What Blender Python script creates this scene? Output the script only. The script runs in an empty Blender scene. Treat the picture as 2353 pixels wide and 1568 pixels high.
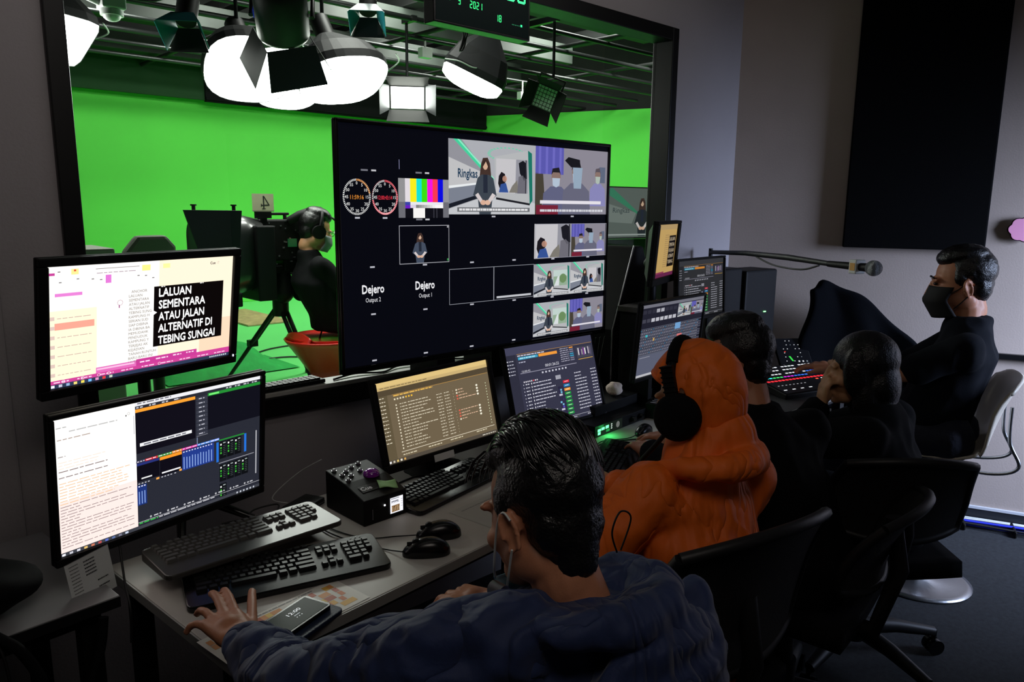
import bpy, bmesh, math, random
from mathutils import Vector, Matrix, Euler, noise
R=math.radians; PI=math.pi; V=Vector
random.seed(7)
scene=bpy.context.scene; C=scene.collection
# ---------------------------------------------------------------- camera, world, light, exposure
cam_d=bpy.data.cameras.new('camera'); cam=bpy.data.objects.new('camera',cam_d); C.objects.link(cam); scene.camera=cam
AZ,PITCH,ROLL=R(46.9),R(10.2),R(0.58)
fw=V((math.cos(AZ)*math.cos(PITCH),math.sin(AZ)*math.cos(PITCH),-math.sin(PITCH)))
rt0=V((math.sin(AZ),-math.cos(AZ),0)); up0=rt0.cross(fw)
rt=rt0*math.cos(ROLL)+up0*math.sin(ROLL); upv=-rt0*math.sin(ROLL)+up0*math.cos(ROLL)
m=Matrix((rt,upv,-fw)).transposed().to_4x4(); m.translation=V((0,0,1.6)); cam.matrix_world=m
cam_d.sensor_width=36; cam_d.sensor_fit='HORIZONTAL'; cam_d.lens=36*1717/2353; cam_d.clip_start=.02; cam_d.clip_end=60
scene.view_settings.view_transform='Standard'; scene.view_settings.look='None'; scene.view_settings.gamma=1
scene.view_settings.exposure=0; scene.view_settings.use_curve_mapping=False
w=bpy.data.worlds.new('night'); scene.world=w; w.use_nodes=True
w.node_tree.nodes['Background'].inputs[0].default_value=(.5,.55,.65,1); w.node_tree.nodes['Background'].inputs[1].default_value=.02
def area(name,loc,target,size,power,col,size_y=None,spread=180):
    d=bpy.data.lights.new(name,'AREA'); d.energy=power; d.color=col; d.size=size; d.shape='RECTANGLE' if size_y else 'DISK'
    if size_y: d.size_y=size_y
    d.spread=R(spread)
    o=bpy.data.objects.new(name,d); C.objects.link(o); o.location=loc
    o.rotation_euler=(V(target)-V(loc)).to_track_quat('-Z','Y').to_euler(); return o
# unseen lamps added to brighten studio and control room, door light from the right
for i,(x,y,p) in enumerate([(2.2,7.6,80),(5.2,7.2,80),(8.0,7.2,80),(3.8,8.4,60),(6.8,8.6,60)]):
    area('green_wall_fill',(x,y,4.0),(x+.4,10.6,1.35),1.0,p*1.1,(1,.98,.94),spread=150)  # added lamps above the frame, unseen, lift the green back wall
area('green_wall_fill',(7.6,5.4,3.9),(10.6,7.2,1.4),1.0,85,(1,.98,.94),spread=130)  # one more added lamp, unseen, for the right green wall
for i,(x,y,p) in enumerate([(3.5,5.2,40),(6.5,5.6,50)]):
    area('studio_top_fill',(x,y,4.2),(x,y+.8,0),1.0,p,(1,.98,.94),spread=130)  # added overhead lamps, unseen, raise the studio brightness
area('front_wall_fill',(1.5,1.15,2.74),(1.5,2.3,2.35),3.4,3.6,(1,.95,.92),size_y=.12,spread=140)  # added strip lamp, unseen, brightens the window wall
area('room_fill',(.3,.1,2.74),(.9,2.2,.9),1.0,7.6,(1,.90,.82))  # added soft lamp, unseen, supplies the dim room ambient
area('door_daylight',(4.35,-1.1,1.55),(4.45,1.0,.55),.8,52,(.58,.70,1),size_y=1.1,spread=85)

# ---------------------------------------------------------------- materials
def lin(c):
    c=c/255.; return c/12.92 if c<=.04045 else ((c+.055)/1.055)**2.4
def L3(c): return (lin(c[0]),lin(c[1]),lin(c[2]))
_m={}
def mat(name,col=(128,128,128),rough=.6,metal=0,bump=0,bscale=60,var=0,vscale=8,spec=.5,emit=None,es=1,coat=0,sheen=0,crease=0,cscale=9):
    if name in _m: return _m[name]
    M=bpy.data.materials.new(name); M.use_nodes=True; nt=M.node_tree; b=nt.nodes['Principled BSDF']
    c=L3(col); b.inputs['Base Color'].default_value=(*c,1); b.inputs['Roughness'].default_value=rough
    b.inputs['Metallic'].default_value=metal; b.inputs['Specular IOR Level'].default_value=spec
    b.inputs['Coat Weight'].default_value=coat; b.inputs['Sheen Weight'].default_value=sheen
    tc=nt.nodes.new('ShaderNodeTexCoord')
    if var:
        n=nt.nodes.new('ShaderNodeTexNoise'); n.inputs['Scale'].default_value=vscale; n.inputs['Detail'].default_value=4
        nt.links.new(tc.outputs['Object'],n.inputs['Vector'])
        r=nt.nodes.new('ShaderNodeValToRGB'); r.color_ramp.elements[0].position=.3; r.color_ramp.elements[1].position=.7
        r.color_ramp.elements[0].color=(*[x*(1-var) for x in c],1); r.color_ramp.elements[1].color=(*[min(1,x*(1+var)) for x in c],1)
        nt.links.new(n.outputs['Fac'],r.inputs['Fac']); nt.links.new(r.outputs['Color'],b.inputs['Base Color'])
    if bump:
        n=nt.nodes.new('ShaderNodeTexNoise'); n.inputs['Scale'].default_value=bscale; n.inputs['Detail'].default_value=3
        nt.links.new(tc.outputs['Object'],n.inputs['Vector'])
        bp=nt.nodes.new('ShaderNodeBump'); bp.inputs['Strength'].default_value=bump; bp.inputs['Distance'].default_value=.01
        nt.links.new(n.outputs['Fac'],bp.inputs['Height']); nt.links.new(bp.outputs['Normal'],b.inputs['Normal'])
    if crease:
        n2=nt.nodes.new('ShaderNodeTexNoise'); n2.inputs['Scale'].default_value=cscale; n2.inputs['Detail'].default_value=2.5; n2.inputs['Distortion'].default_value=.8
        mp=nt.nodes.new('ShaderNodeMapping'); mp.inputs['Scale'].default_value=(1,1,.45); nt.links.new(tc.outputs['Object'],mp.inputs['Vector']); nt.links.new(mp.outputs['Vector'],n2.inputs['Vector'])
        s1=nt.nodes.new('ShaderNodeMath'); s1.operation='SUBTRACT'; s1.inputs[1].default_value=.5; a1=nt.nodes.new('ShaderNodeMath'); a1.operation='ABSOLUTE'; p1=nt.nodes.new('ShaderNodeMath'); p1.operation='POWER'; p1.inputs[1].default_value=.6
        nt.links.new(n2.outputs['Fac'],s1.inputs[0]); nt.links.new(s1.outputs[0],a1.inputs[0]); nt.links.new(a1.outputs[0],p1.inputs[0])
        b2=nt.nodes.new('ShaderNodeBump'); b2.inputs['Strength'].default_value=crease; b2.inputs['Distance'].default_value=.05; nt.links.new(p1.outputs[0],b2.inputs['Height'])
        if bump: nt.links.new(b2.outputs['Normal'],bp.inputs['Normal'])
        else: nt.links.new(b2.outputs['Normal'],b.inputs['Normal'])
    if emit:
        b.inputs['Emission Color'].default_value=(*L3(emit),1); b.inputs['Emission Strength'].default_value=es
    _m[name]=M; return M
def screen_mat(name,k):
    if name in _m: return _m[name]
    M=bpy.data.materials.new(name); M.use_nodes=True; nt=M.node_tree; b=nt.nodes['Principled BSDF']
    b.inputs['Base Color'].default_value=(.004,.004,.005,1); b.inputs['Roughness'].default_value=.3; b.inputs['Specular IOR Level'].default_value=.03
    a=nt.nodes.new('ShaderNodeVertexColor'); a.layer_name='col'
    nt.links.new(a.outputs['Color'],b.inputs['Emission Color']); b.inputs['Emission Strength'].default_value=k
    _m[name]=M; return M
def glass_mat():
    M=bpy.data.materials.new('window glass'); M.use_nodes=True; nt=M.node_tree; nt.nodes.clear()
    o=nt.nodes.new('ShaderNodeOutputMaterial'); t=nt.nodes.new('ShaderNodeBsdfTransparent'); g=nt.nodes.new('ShaderNodeBsdfGlossy')
    t.inputs[0].default_value=(.93,.96,.94,1); g.inputs['Roughness'].default_value=.02; mx=nt.nodes.new('ShaderNodeMixShader'); f=nt.nodes.new('ShaderNodeFresnel'); f.inputs[0].default_value=1.5
    ge=nt.nodes.new('ShaderNodeNewGeometry'); ml=nt.nodes.new('ShaderNodeMath'); ml.operation='MULTIPLY'; iv=nt.nodes.new('ShaderNodeMath'); iv.operation='SUBTRACT'; iv.inputs[0].default_value=1; nt.links.new(ge.outputs['Backfacing'],iv.inputs[1]); nt.links.new(f.outputs[0],ml.inputs[0]); nt.links.new(iv.outputs[0],ml.inputs[1]); nt.links.new(ml.outputs[0],mx.inputs[0]); nt.links.new(t.outputs[0],mx.inputs[1]); nt.links.new(g.outputs[0],mx.inputs[2]); nt.links.new(mx.outputs[0],o.inputs[0]); return M
BLK=mat('black plastic',(12,12,13),.55,spec=.2,bump=.05,bscale=300)
BLKG=mat('gloss black plastic',(9,9,10),.25,spec=.4)
BLKM=mat('matt black metal',(16,16,17),.55,metal=.3,bump=.05)
RUB=mat('black rubber cable',(14,14,14),.6)
STEEL=mat('brushed steel',(170,172,175),.3,metal=1,bump=.05)
ALU=mat('grey aluminium',(120,122,125),.35,metal=.9)
WHT=mat('white plastic',(205,208,205),.5,var=.03)
GREYP=mat('grey plastic',(88,90,92),.5,var=.04)
DESK=mat('white laminate',(178,174,168),.5,spec=.3,var=.04,vscale=5,bump=.02,bscale=400)
DESKE=mat('grey desk edging',(140,140,136),.45,var=.04)
WALLM=mat('painted grey plaster',(150,144,146),.85,bump=.15,bscale=120,var=.03,vscale=3)
WALLR=mat('painted warm plaster',(162,148,138),.85,bump=.07,bscale=140,var=.04,vscale=4)
CARPET=mat('dark grey carpet',(40,43,46),.95,bump=.8,bscale=500,var=.35,vscale=60)
GREEN=mat('chroma green paint',(78,196,62),.75,var=.03,vscale=1.5,bump=.03)
GREENF=mat('chroma green vinyl floor',(98,204,110),.45,var=.03,vscale=2)
GREEND=mat('green cloth',(28,150,62),.85,bump=.4,bscale=30,var=.15,vscale=14)
DARKC=mat('black studio ceiling',(20,24,21),.9,bump=.2,var=.3)
SKIN=mat('tan skin',(186,124,92),.5,var=.06,vscale=30,bump=.06,bscale=300)
SKIN2=mat('light brown skin',(196,144,104),.5,var=.06,vscale=30,bump=.06,bscale=300)
HAIR=mat('black hair',(14,13,14),.32,bump=.3,bscale=200)
NAVY=mat('navy jacket cloth',(28,44,86),.72,bump=.15,bscale=900,var=.1,vscale=20,sheen=.1,crease=.6,cscale=9)
ORG=mat('orange nylon shell',(246,112,22),.62,bump=.12,bscale=500,var=.05,vscale=16,crease=.55,cscale=8)
BLKC=mat('black cloth',(10,11,13),.85,spec=.15,bump=.2,bscale=700,var=.15,vscale=20)
FOAM=mat('black acoustic foam cloth',(7,7,8),.98,bump=.3,bscale=800,spec=.1)
# ---------------------------------------------------------------- geometry builder
class G:
    def __init__(s): s.v=[]; s.f=[]; s.c=[]; s.col=None; s.M=Matrix(); s.sm=set()
    def add(s,vs,fs,smooth=False):
        n=len(s.v); s.v+=[s.M@V(p) for p in vs]
        for f in fs:
            if smooth: s.sm.add(len(s.f))
            s.f.append([n+i for i in f]); s.c.append(s.col)
        return s
    def box(s,c,d,rot=None):
        m=Matrix.Translation(c)@(rot.to_4x4() if rot else Matrix())
        x,y,z=[a/2 for a in d]
        vs=[m@V(p) for p in [(-x,-y,-z),(x,-y,-z),(x,y,-z),(-x,y,-z),(-x,-y,z),(x,-y,z),(x,y,z),(-x,y,z)]]
        return s.add(vs,[(0,3,2,1),(4,5,6,7),(0,1,5,4),(1,2,6,5),(2,3,7,6),(3,0,4,7)])
    def bx(s,x0,x1,y0,y1,z0,z1): return s.box(((x0+x1)/2,(y0+y1)/2,(z0+z1)/2),(x1-x0,y1-y0,z1-z0))
    def cyl(s,a,b,r,r2=None,n=16,cap=True):
        a,b=V(a),V(b); r2=r if r2 is None else r2; d=(b-a).normalized()
        x=d.orthogonal().normalized(); y=d.cross(x); vs=[]
        for p,q in ((a,r),(b,r2)):
            for i in range(n): t=2*PI*i/n; vs.append(p+x*q*math.cos(t)+y*q*math.sin(t))
        s.add(vs,[(i,(i+1)%n,n+(i+1)%n,n+i) for i in range(n)],True)
        if cap: s.add(vs,[tuple(range(n-1,-1,-1)),tuple(range(n,2*n))])
        return s
    def tube(s,path,r,n=8,cap=True):
        P=[V(p) for p in path]; rs=r if isinstance(r,(list,tuple)) else [r]*len(P); vs=[]; x=None
        for i,p in enumerate(P):
            d=(P[min(i+1,len(P)-1)]-P[max(i-1,0)]).normalized()
            x=d.orthogonal().normalized() if x is None else (x-d*x.dot(d)).normalized()
            y=d.cross(x)
            for k in range(n): t=2*PI*k/n; vs.append(p+(x*math.cos(t)+y*math.sin(t))*rs[i])
        fs=[(i*n+k,i*n+(k+1)%n,(i+1)*n+(k+1)%n,(i+1)*n+k) for i in range(len(P)-1) for k in range(n)]
        s.add(vs,fs,True)
        if cap: s.add(vs,[tuple(range(n-1,-1,-1)),tuple(range(len(vs)-n,len(vs)))])
        return s
    def ell(s,c,r,rot=None,n=20,m=12):
        r=(r,r,r) if not isinstance(r,(tuple,list)) else r; vs=[]; mt=Matrix.Translation(c)@(rot.to_4x4() if rot else Matrix())
        for j in range(1,m):
            ph=PI*j/m
            for i in range(n): t=2*PI*i/n; vs.append(mt@V((r[0]*math.sin(ph)*math.cos(t),r[1]*math.sin(ph)*math.sin(t),r[2]*math.cos(ph))))
        vs+=[mt@V((0,0,r[2])),mt@V((0,0,-r[2]))]; T=len(vs)-2
        fs=[(j*n+i,(j+1)*n+i,(j+1)*n+(i+1)%n,j*n+(i+1)%n) for j in range(m-2) for i in range(n)]
        fs+=[(T,i,(i+1)%n) for i in range(n)]+[(T+1,(m-2)*n+(i+1)%n,(m-2)*n+i) for i in range(n)]
        return s.add(vs,fs,True)
    def cap(s,a,b,r,r2=None,n=14):   # capsule
        a,b=V(a),V(b); r2=r if r2 is None else r2; d=(b-a); l=d.length; d.normalize(); P=[];Q=[]
        for i in range(1,5): t=PI/2*i/4; P.append(a-d*r*math.cos(t)); Q.append(r*math.sin(t))
        for i in range(4,0,-1): t=PI/2*i/4; P.append(b+d*r2*math.cos(t)); Q.append(r2*math.sin(t))
        P=[a-d*r*.995]+P+[b+d*r2*.995]; Q=[r*.08]+Q+[r2*.08]
        return s.tube(P,Q,n)
    def prism(s,poly,d0,d1,fr=None):   # poly in local xz plane, extruded along local y from d0 to d1
        n=len(poly); fr=fr or Matrix(); vs=[fr@V((p[0],d0,p[1])) for p in poly]+[fr@V((p[0],d1,p[1])) for p in poly]
        return s.add(vs,[tuple(range(n)),tuple(range(2*n-1,n-1,-1))]+[(i,n+i,n+(i+1)%n,(i+1)%n) for i in range(n)])
    def lathe(s,prof,c=(0,0,0),n=24,rot=None):
        mt=Matrix.Translation(c)@(rot.to_4x4() if rot else Matrix()); vs=[]
        for r,z in prof:
            for i in range(n): t=2*PI*i/n; vs.append(mt@V((r*math.cos(t),r*math.sin(t),z)))
        return s.add(vs,[(j*n+i,j*n+(i+1)%n,(j+1)*n+(i+1)%n,(j+1)*n+i) for j in range(len(prof)-1) for i in range(n)],True)
    def grid(s,fn,nu,nv,smooth=True):
        vs=[fn(i/nu,j/nv) for j in range(nv+1) for i in range(nu+1)]
        return s.add(vs,[(j*(nu+1)+i,j*(nu+1)+i+1,(j+1)*(nu+1)+i+1,(j+1)*(nu+1)+i) for j in range(nv) for i in range(nu)],smooth)
def setp(o,label=None,cat=None,group=None,kind=None):
    if label: o['label']=label
    if cat: o['category']=cat
    if group: o['group']=group
    if kind: o['kind']=kind
    return o
def mk(name,g,m,parent=None,bevel=0,label=None,cat=None,group=None,kind=None,smooth=False,solid=0,sub=0):
    me=bpy.data.meshes.new(name)
    if parent:
        P=wm(parent); inv=P.inverted(); loc=None; vs=[inv@p for p in g.v]
    else:
        lo=V([min(p[i] for p in g.v) for i in range(3)]); hi=V([max(p[i] for p in g.v) for i in range(3)])
        loc=V(((lo.x+hi.x)/2,(lo.y+hi.y)/2,lo.z)); vs=[p-loc for p in g.v]
    me.from_pydata(vs,[],g.f)
    ms=m if isinstance(m,list) else [m]
    for q in ms: me.materials.append(q)
    if any(c is not None for c in g.c):
        if isinstance(next(c for c in g.c if c is not None),int):
            for i,p in enumerate(me.polygons): p.material_index=g.c[i] or 0
        else:
            a=me.color_attributes.new('col','FLOAT_COLOR','CORNER')
            for p in me.polygons:
                c=g.c[p.index] or (0,0,0)
                for li in p.loop_indices: a.data[li].color=(*c,1)
    for i in g.sm: me.polygons[i].use_smooth=True
    if smooth:
        for p in me.polygons: p.use_smooth=True
    me.validate(); me.update()
    o=bpy.data.objects.new(name,me); C.objects.link(o)
    if parent: o.parent=parent
    else: o.location=loc
    if solid: q=o.modifiers.new('s','SOLIDIFY'); q.thickness=solid; q.offset=0
    if sub: q=o.modifiers.new('u','SUBSURF'); q.levels=sub; q.render_levels=sub
    if bevel: q=o.modifiers.new('b','BEVEL'); q.width=bevel; q.segments=2; q.limit_method='ANGLE'; q.angle_limit=R(40); q.harden_normals=False
    return setp(o,label,cat,group,kind)
def wm(o):
    m=Matrix.LocRotScale(o.location,o.rotation_euler,o.scale)
    return wm(o.parent)@m if o.parent else m
def thing(name,loc,label,cat,group=None,rotz=0):
    o=bpy.data.objects.new(name,None); C.objects.link(o); o.location=loc; o.rotation_euler=(0,0,rotz); o.empty_display_size=.1
    return setp(o,label,cat,group)
def dup(root,loc,rotz,label=None,group=None):
    r=root.copy(); C.objects.link(r); r.location=loc; r.rotation_euler=(0,0,rotz)
    if label: r['label']=label
    if group: r['group']=group
    def kids(src,dst):
        for ch in list(src.children):
            c=ch.copy(); C.objects.link(c); c.parent=dst; kids(ch,c)
    kids(root,r); return r
_txt={}
def text_geo(s,bold=False):
    if (s,bold) in _txt: return _txt[(s,bold)]
    cu=bpy.data.curves.new('t','FONT'); cu.body=s; cu.size=1; cu.resolution_u=2; cu.fill_mode='FRONT'
    o=bpy.data.objects.new('t',cu); C.objects.link(o); bpy.context.view_layer.update()
    me=o.evaluated_get(bpy.context.evaluated_depsgraph_get()).to_mesh()
    vs=[v.co.copy() for v in me.vertices]; fs=[tuple(p.vertices) for p in me.polygons]
    if vs:
        x0=min(v.x for v in vs); x1=max(v.x for v in vs); vs=[V((v.x-x0,v.y,0)) for v in vs]; wd=x1-x0
    else: wd=0
    bpy.data.objects.remove(o); bpy.data.curves.remove(cu); _txt[(s,bold)]=(vs,fs,wd); return _txt[(s,bold)]
class Can(G):
    """flat display picture: u right, v down, 0..1, on a surface frame M whose local x is right, z up, -y towards the viewer"""
    def __init__(s,M,w,h,bg=(0,0,0)):
        super().__init__(); s.M=M; s.w=w; s.h=h; s.ox=0;s.oy=0;s.sx=1;s.sy=1; s.rect(0,0,1,1,bg,0)
    def sub(s,u0,v0,u1,v1): s.ox,s.oy,s.sx,s.sy=u0,v0,u1-u0,v1-v0
    def pt(s,u,v,l): u=s.ox+u*s.sx; v=s.oy+v*s.sy; return ((u-.5)*s.w,-l*.00025,(.5-v)*s.h)
    def poly(s,pts,col,l=1):
        s.col=L3(col); s.add([s.pt(u,v,l) for u,v in pts],[tuple(range(len(pts)))[::-1]])
    def rect(s,u0,v0,u1,v1,col,l=1): s.poly([(u0,v0),(u1,v0),(u1,v1),(u0,v1)],col,l)
    def ellp(s,u,v,ru,rv,col,l=2,n=20): s.poly([(u+ru*math.cos(2*PI*i/n),v+rv*math.sin(2*PI*i/n)) for i in range(n)],col,l)
    def frame(s,u0,v0,u1,v1,t,col,l=2):
        tv=t*s.w*s.sx/(s.h*s.sy)
        s.rect(u0,v0,u1,v0+tv,col,l); s.rect(u0,v1-tv,u1,v1,col,l); s.rect(u0,v0,u0+t,v1,col,l); s.rect(u1-t,v0,u1,v1,col,l)
    def text(s,t,u,v,hv,col,l=4,width=None,align='l',bold=False):
        """baseline at v, cap height hv (fraction of the picture height), optional total width in u"""
        vs,fs,wd=text_geo(t,bold); k=hv/.7; kx=(width/wd if width else k*s.h*s.sy/(s.w*s.sx)); tot=wd*kx
        u0=u-(tot if align=='r' else tot/2 if align=='c' else 0)
        s.col=L3(col)
        for dx,dy,dl in ([(0,0,0),(.045,0,.1),(.0225,.03,.2),(.0225,-.03,.3)] if bold else [(0,0,0)]): s.add([s.pt(u0+(p.x+dx)*kx,v-(p.y+dy)*k,l+dl) for p in vs],[f[::-1] for f in fs])
    def dash(s,u,v,w,hv,col,l=3,n=None):
        x=u; e=u+w
        while x<e-.002:
            q=min(random.uniform(.012,.04)*(w/.2)**.3,e-x); s.rect(x,v,x+q,v+hv,col,l); x+=q+.006
    def ring(s,u,v,ru,rv,t,col,l=3,n=40,a0=0,a1=2*PI):
        for i in range(n):
            a=a0+(a1-a0)*i/n; b=a0+(a1-a0)*(i+.5)/n
            p=[(u+k*ru*math.sin(q),v-k*rv*math.cos(q)) for q,k in ((a,1),(b,1),(b,1-t),(a,1-t))]; s.poly(p,col,l)
def frame_m(c,yaw,tilt,roll=0):
    return Matrix.Translation(c)@Matrix.Rotation(yaw,4,'Z')@Matrix.Rotation(-tilt,4,'X')@Matrix.Rotation(-roll,4,'Y')
# ---------------------------------------------------------------- the setting: control room
WY=2.3                                         # window wall
RA=math.atan2(-1.24,.5)                        # right wall runs this way from the corner (3.85,2.3)
RW=Matrix.Translation((3.85,WY,0))@Matrix.Rotation(RA,4,'Z')   # local x along the right wall, local y behind it... 
g=G(); g.bx(-1.6,3.9,-2.6,WY+.10,-.08,0); g.bx(3.9,5.4,-2.6,WY,-.08,0); mk('floor',g,CARPET,kind='structure')
g=G(); g.bx(-1.6,5.4,-2.6,WY+.2,2.8,2.9); mk('ceiling',g,WALLM,kind='structure')
WX0,WX1,WZ0,WZ1=.497,3.24,.906,2.467           # opening
g=G(); g.bx(-1.6,WX0,WY,WY+.1,0,2.8); g.bx(WX1,3.9,WY,WY+.1,0,2.8); g.bx(WX0,WX1,WY,WY+.1,0,WZ0); g.bx(WX0,WX1,WY,WY+.1,WZ1,2.8)
mk('wall_front',g,WALLM,kind='structure')
g=G(); g.M=RW; g.bx(0,4.4,0,.15,0,2.8); mk('wall_right',g,WALLR,kind='structure')
g=G(); g.bx(-1.7,-1.6,-2.6,WY+.2,0,2.8); mk('wall_left',g,WALLM,kind='structure')
g=G(); g.bx(-1.6,5.6,-2.7,-2.6,0,2.8); mk('wall_back',g,WALLM,kind='structure')
g=G(); g.bx(-1.6,.34,WY-.035,WY,0,2.8); mk('trim_2',g,WALLM,kind='structure',bevel=.008)
g=G(); g.M=RW; g.bx(0,4.3,-.014,0,0,.055); mk('baseboard_right',g,mat('black vinyl skirting',(34,36,40),.4),kind='structure',bevel=.003)
g=G(); g.M=RW; g.bx(0,4.3,-.017,0,.055,.068); mk('trim_3',g,mat('white skirting cap',(190,192,196),.4),kind='structure')
g=G(); g.M=RW; g.bx(.45,4.3,-.03,0,.865,.893); g.col=1
mk('trim_1',g,mat('black rail',(18,18,20),.25),kind='structure',bevel=.004)
# window: black frame, stone sill, glass
wf=mat('black window frame paint',(12,12,12),.4,spec=.3)
win=bpy.data.objects.new('window_1',None); C.objects.link(win); win.location=((WX0+WX1)/2,WY,WZ0); win['kind']='structure'
g=G(); t=.05
g.bx(WX0,WX0+t,WY-.02,WY+.1,WZ0,WZ1); g.bx(WX1-t,WX1,WY-.02,WY+.1,WZ0,WZ1); g.bx(WX0+t,WX1-t,WY-.02,WY+.1,WZ1-.06,WZ1); g.bx(WX0+t,WX1-t,WY-.02,WY+.1,WZ0,WZ0+.066)
mk('window_frame',g,wf,win,bevel=.004)
g=G(); g.bx(WX0+t,WX1-t,WY-.02,WY+.072,WZ0+.066,WZ0+.082); mk('window_sill',g,mat('grey stone sill',(168,166,160),.5,var=.1,vscale=30),win,bevel=.003)
g=G(); g.bx(WX0+t,WX1-t,WY+.078,WY+.086,WZ0+.066,WZ1-.06); mk('window_glass',g,glass_mat(),win)
# ---------------------------------------------------------------- the setting: studio behind the glass
SF=.2; GY=10.86; GX=9.37
g=G(); g.bx(-1.5,13,WY+.13,GY,SF-.1,SF); mk('floor_studio',g,GREENF,kind='structure')
g=G()
def cyc(u,v):
    return None
# back green wall with a coved foot
def cove(ax,ay,nx,ny,dx,dy,Ln,top,name):
    g=G(); prof=[(0.,top),(0.,SF+.35)]+[(.35-.35*math.cos(PI/2*i/6),SF+.35-.35*math.sin(PI/2*i/6)) for i in range(1,7)]
    g.add([(ax+nx*d+dx*s*Ln,ay+ny*d+dy*s*Ln,z+.002) for s in (0,1) for d,z in prof],[(i,i+1,len(prof)+i+1,len(prof)+i) for i in range(len(prof)-1)])
    mk(name,g,GREEN,kind='structure',solid=.02)
cove(-1.5,GY,0,-1,1,0,GX+1.5,3.08,'wall_green_back')
c,s=math.cos(RA),math.sin(RA)
cove(GX,GY,s,-c,c,s,6.5,3.24,'wall_green_right')
BW=mat('black studio wall',(17,20,18),.9,var=.2)
g=G(); g.bx(-1.5,14,GY+.05,GY+.15,0,5); mk('wall_studio_back',g,BW,kind='structure')
g=G(); g.M=Matrix.Translation((GX,GY,0))@Matrix.Rotation(RA,4,'Z'); g.bx(-.3,8,.05,.15,0,5); mk('wall_studio_right',g,BW,kind='structure')
g=G(); g.bx(-1.6,-1.5,WY+.13,GY,0,5); mk('wall_studio_left',g,BW,kind='structure')
g=G(); g.bx(-1.6,13,WY+.13,GY+.1,5,5.1); mk('ceiling_studio',g,DARKC,kind='structure')
g=G(); g.bx(-1.6,WX0,WY+.1,WY+.13,0,5); g.bx(WX1+.04,12,WY+.1,WY+.13,0,5); g.bx(WX0,WX1+.04,WY+.1,WY+.13,WZ1,5);g.bx(WX0,WX1+.04,WY+.1,WY+.13,0,WZ0); mk('wall_studio_front',g,BW,kind='structure')
# ---------------------------------------------------------------- monitors
def bez(name,label,c,yaw,tilt,w,h,roll=0,base=None,basez=None,bz=.016,chin=.022,sides=None,depth=.042,cat='monitor',legs=None,stand='plate'):
    M=frame_m(c,yaw,tilt,roll); b=base or (c[0],c[1]+.06,basez)
    t=thing(name,b,label,cat)
    g=G(); g.M=M; d=.014; tb,sd=bz,(sides or bz)
    g.bx(-w/2,w/2,-d,0,h/2-tb,h/2); g.bx(-w/2,w/2,-d,0,-h/2,-h/2+chin); g.bx(-w/2,-w/2+sd,-d,0,-h/2+chin,h/2-tb); g.bx(w/2-sd,w/2,-d,0,-h/2+chin,h/2-tb)
    g.prism([(-w/2,-h/2),(w/2,-h/2),(w/2,h/2),(-w/2,h/2)],0,.012)
    g.add([(-w/2+.01,.012,-h/2+.01),(w/2-.01,.012,-h/2+.01),(w/2-.01,.012,h/2-.01),(-w/2+.01,.012,h/2-.01),(-w/3,depth,-h/3),(w/3,depth,-h/3),(w/3,depth,h/3),(-w/3,depth,h/3)],[(3,2,6,7),(2,1,5,6),(1,0,4,5),(0,3,7,4),(7,6,5,4)])
    mk('bezel',g,BLK,t,bevel=.003)
    cw,ch=w-2*sd,h-tb-chin
    Mc=M@Matrix.Translation((0,-.004,(chin-tb)/2))
    back=M@V((0,depth,-h*.12))
    if stand=='plate':
        g=G(); f=V((b[0],b[1],b[2]+.012)); g.tube([f,f+V((0,0,.05)),(f+back)/2+V((0,0,.01)),back],[.028,.024,.024,.03],10); mk('stand_neck',g,BLK,t)
        g=G(); yy=Matrix.Translation((b[0],b[1],b[2]))@Matrix.Rotation(yaw,4,'Z'); g.M=yy
        g.prism([(.12*math.cos(a)*(.9+.1*abs(math.sin(2*a))),.085*math.sin(a)) for a in [2*PI*i/28 for i in range(28)]],0,.012,Matrix.Rotation(R(90),4,'X')@Matrix.Translation((0,-.012,0)))
        mk('stand_base',g,BLKG,t,bevel=.003)
    elif stand=='legs':
        g=G(); f=V((b[0],b[1],b[2])); g.tube([back,back+V((0,.02,-.06)),f+V((0,.05,.10))],[.03,.026,.024],10); mk('stand_neck',g,BLK,t)
        for sx in (-1,1):
            g=G(); g.M=Matrix.Translation(b)@Matrix.Rotation(yaw,4,'Z'); g.tube([(0,.05,.11),(sx*.05,0,.05),(sx*.11,-.09,.008)],[.016,.013,.01],8); mk('stand_leg',g,BLKG,t)
    elif stand=='arm':
        g=G(); f=V(b); g.tube([back,back+V((0,.03,-.02)),(f.x,f.y,back.z-.03),f],[.03,.02,.018,.018],10); mk('stand_arm',g,BLKM,t)
        g=G(); g.cyl(f,f+V((0,0,.012)),.05,n=20); mk('stand_base',g,BLKM,t)
    return t,Mc,cw,ch
def led(t,M,x,z,col,r=.002):
    g=G(); g.M=M; g.box((x,-.011,z),(r*1.4,.002,r*3)); mk('power_light',g,mat('led %s'%(col,),col,emit=col,es=3),t)
W_,GY_=(255,255,255),(120,122,130)
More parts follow.
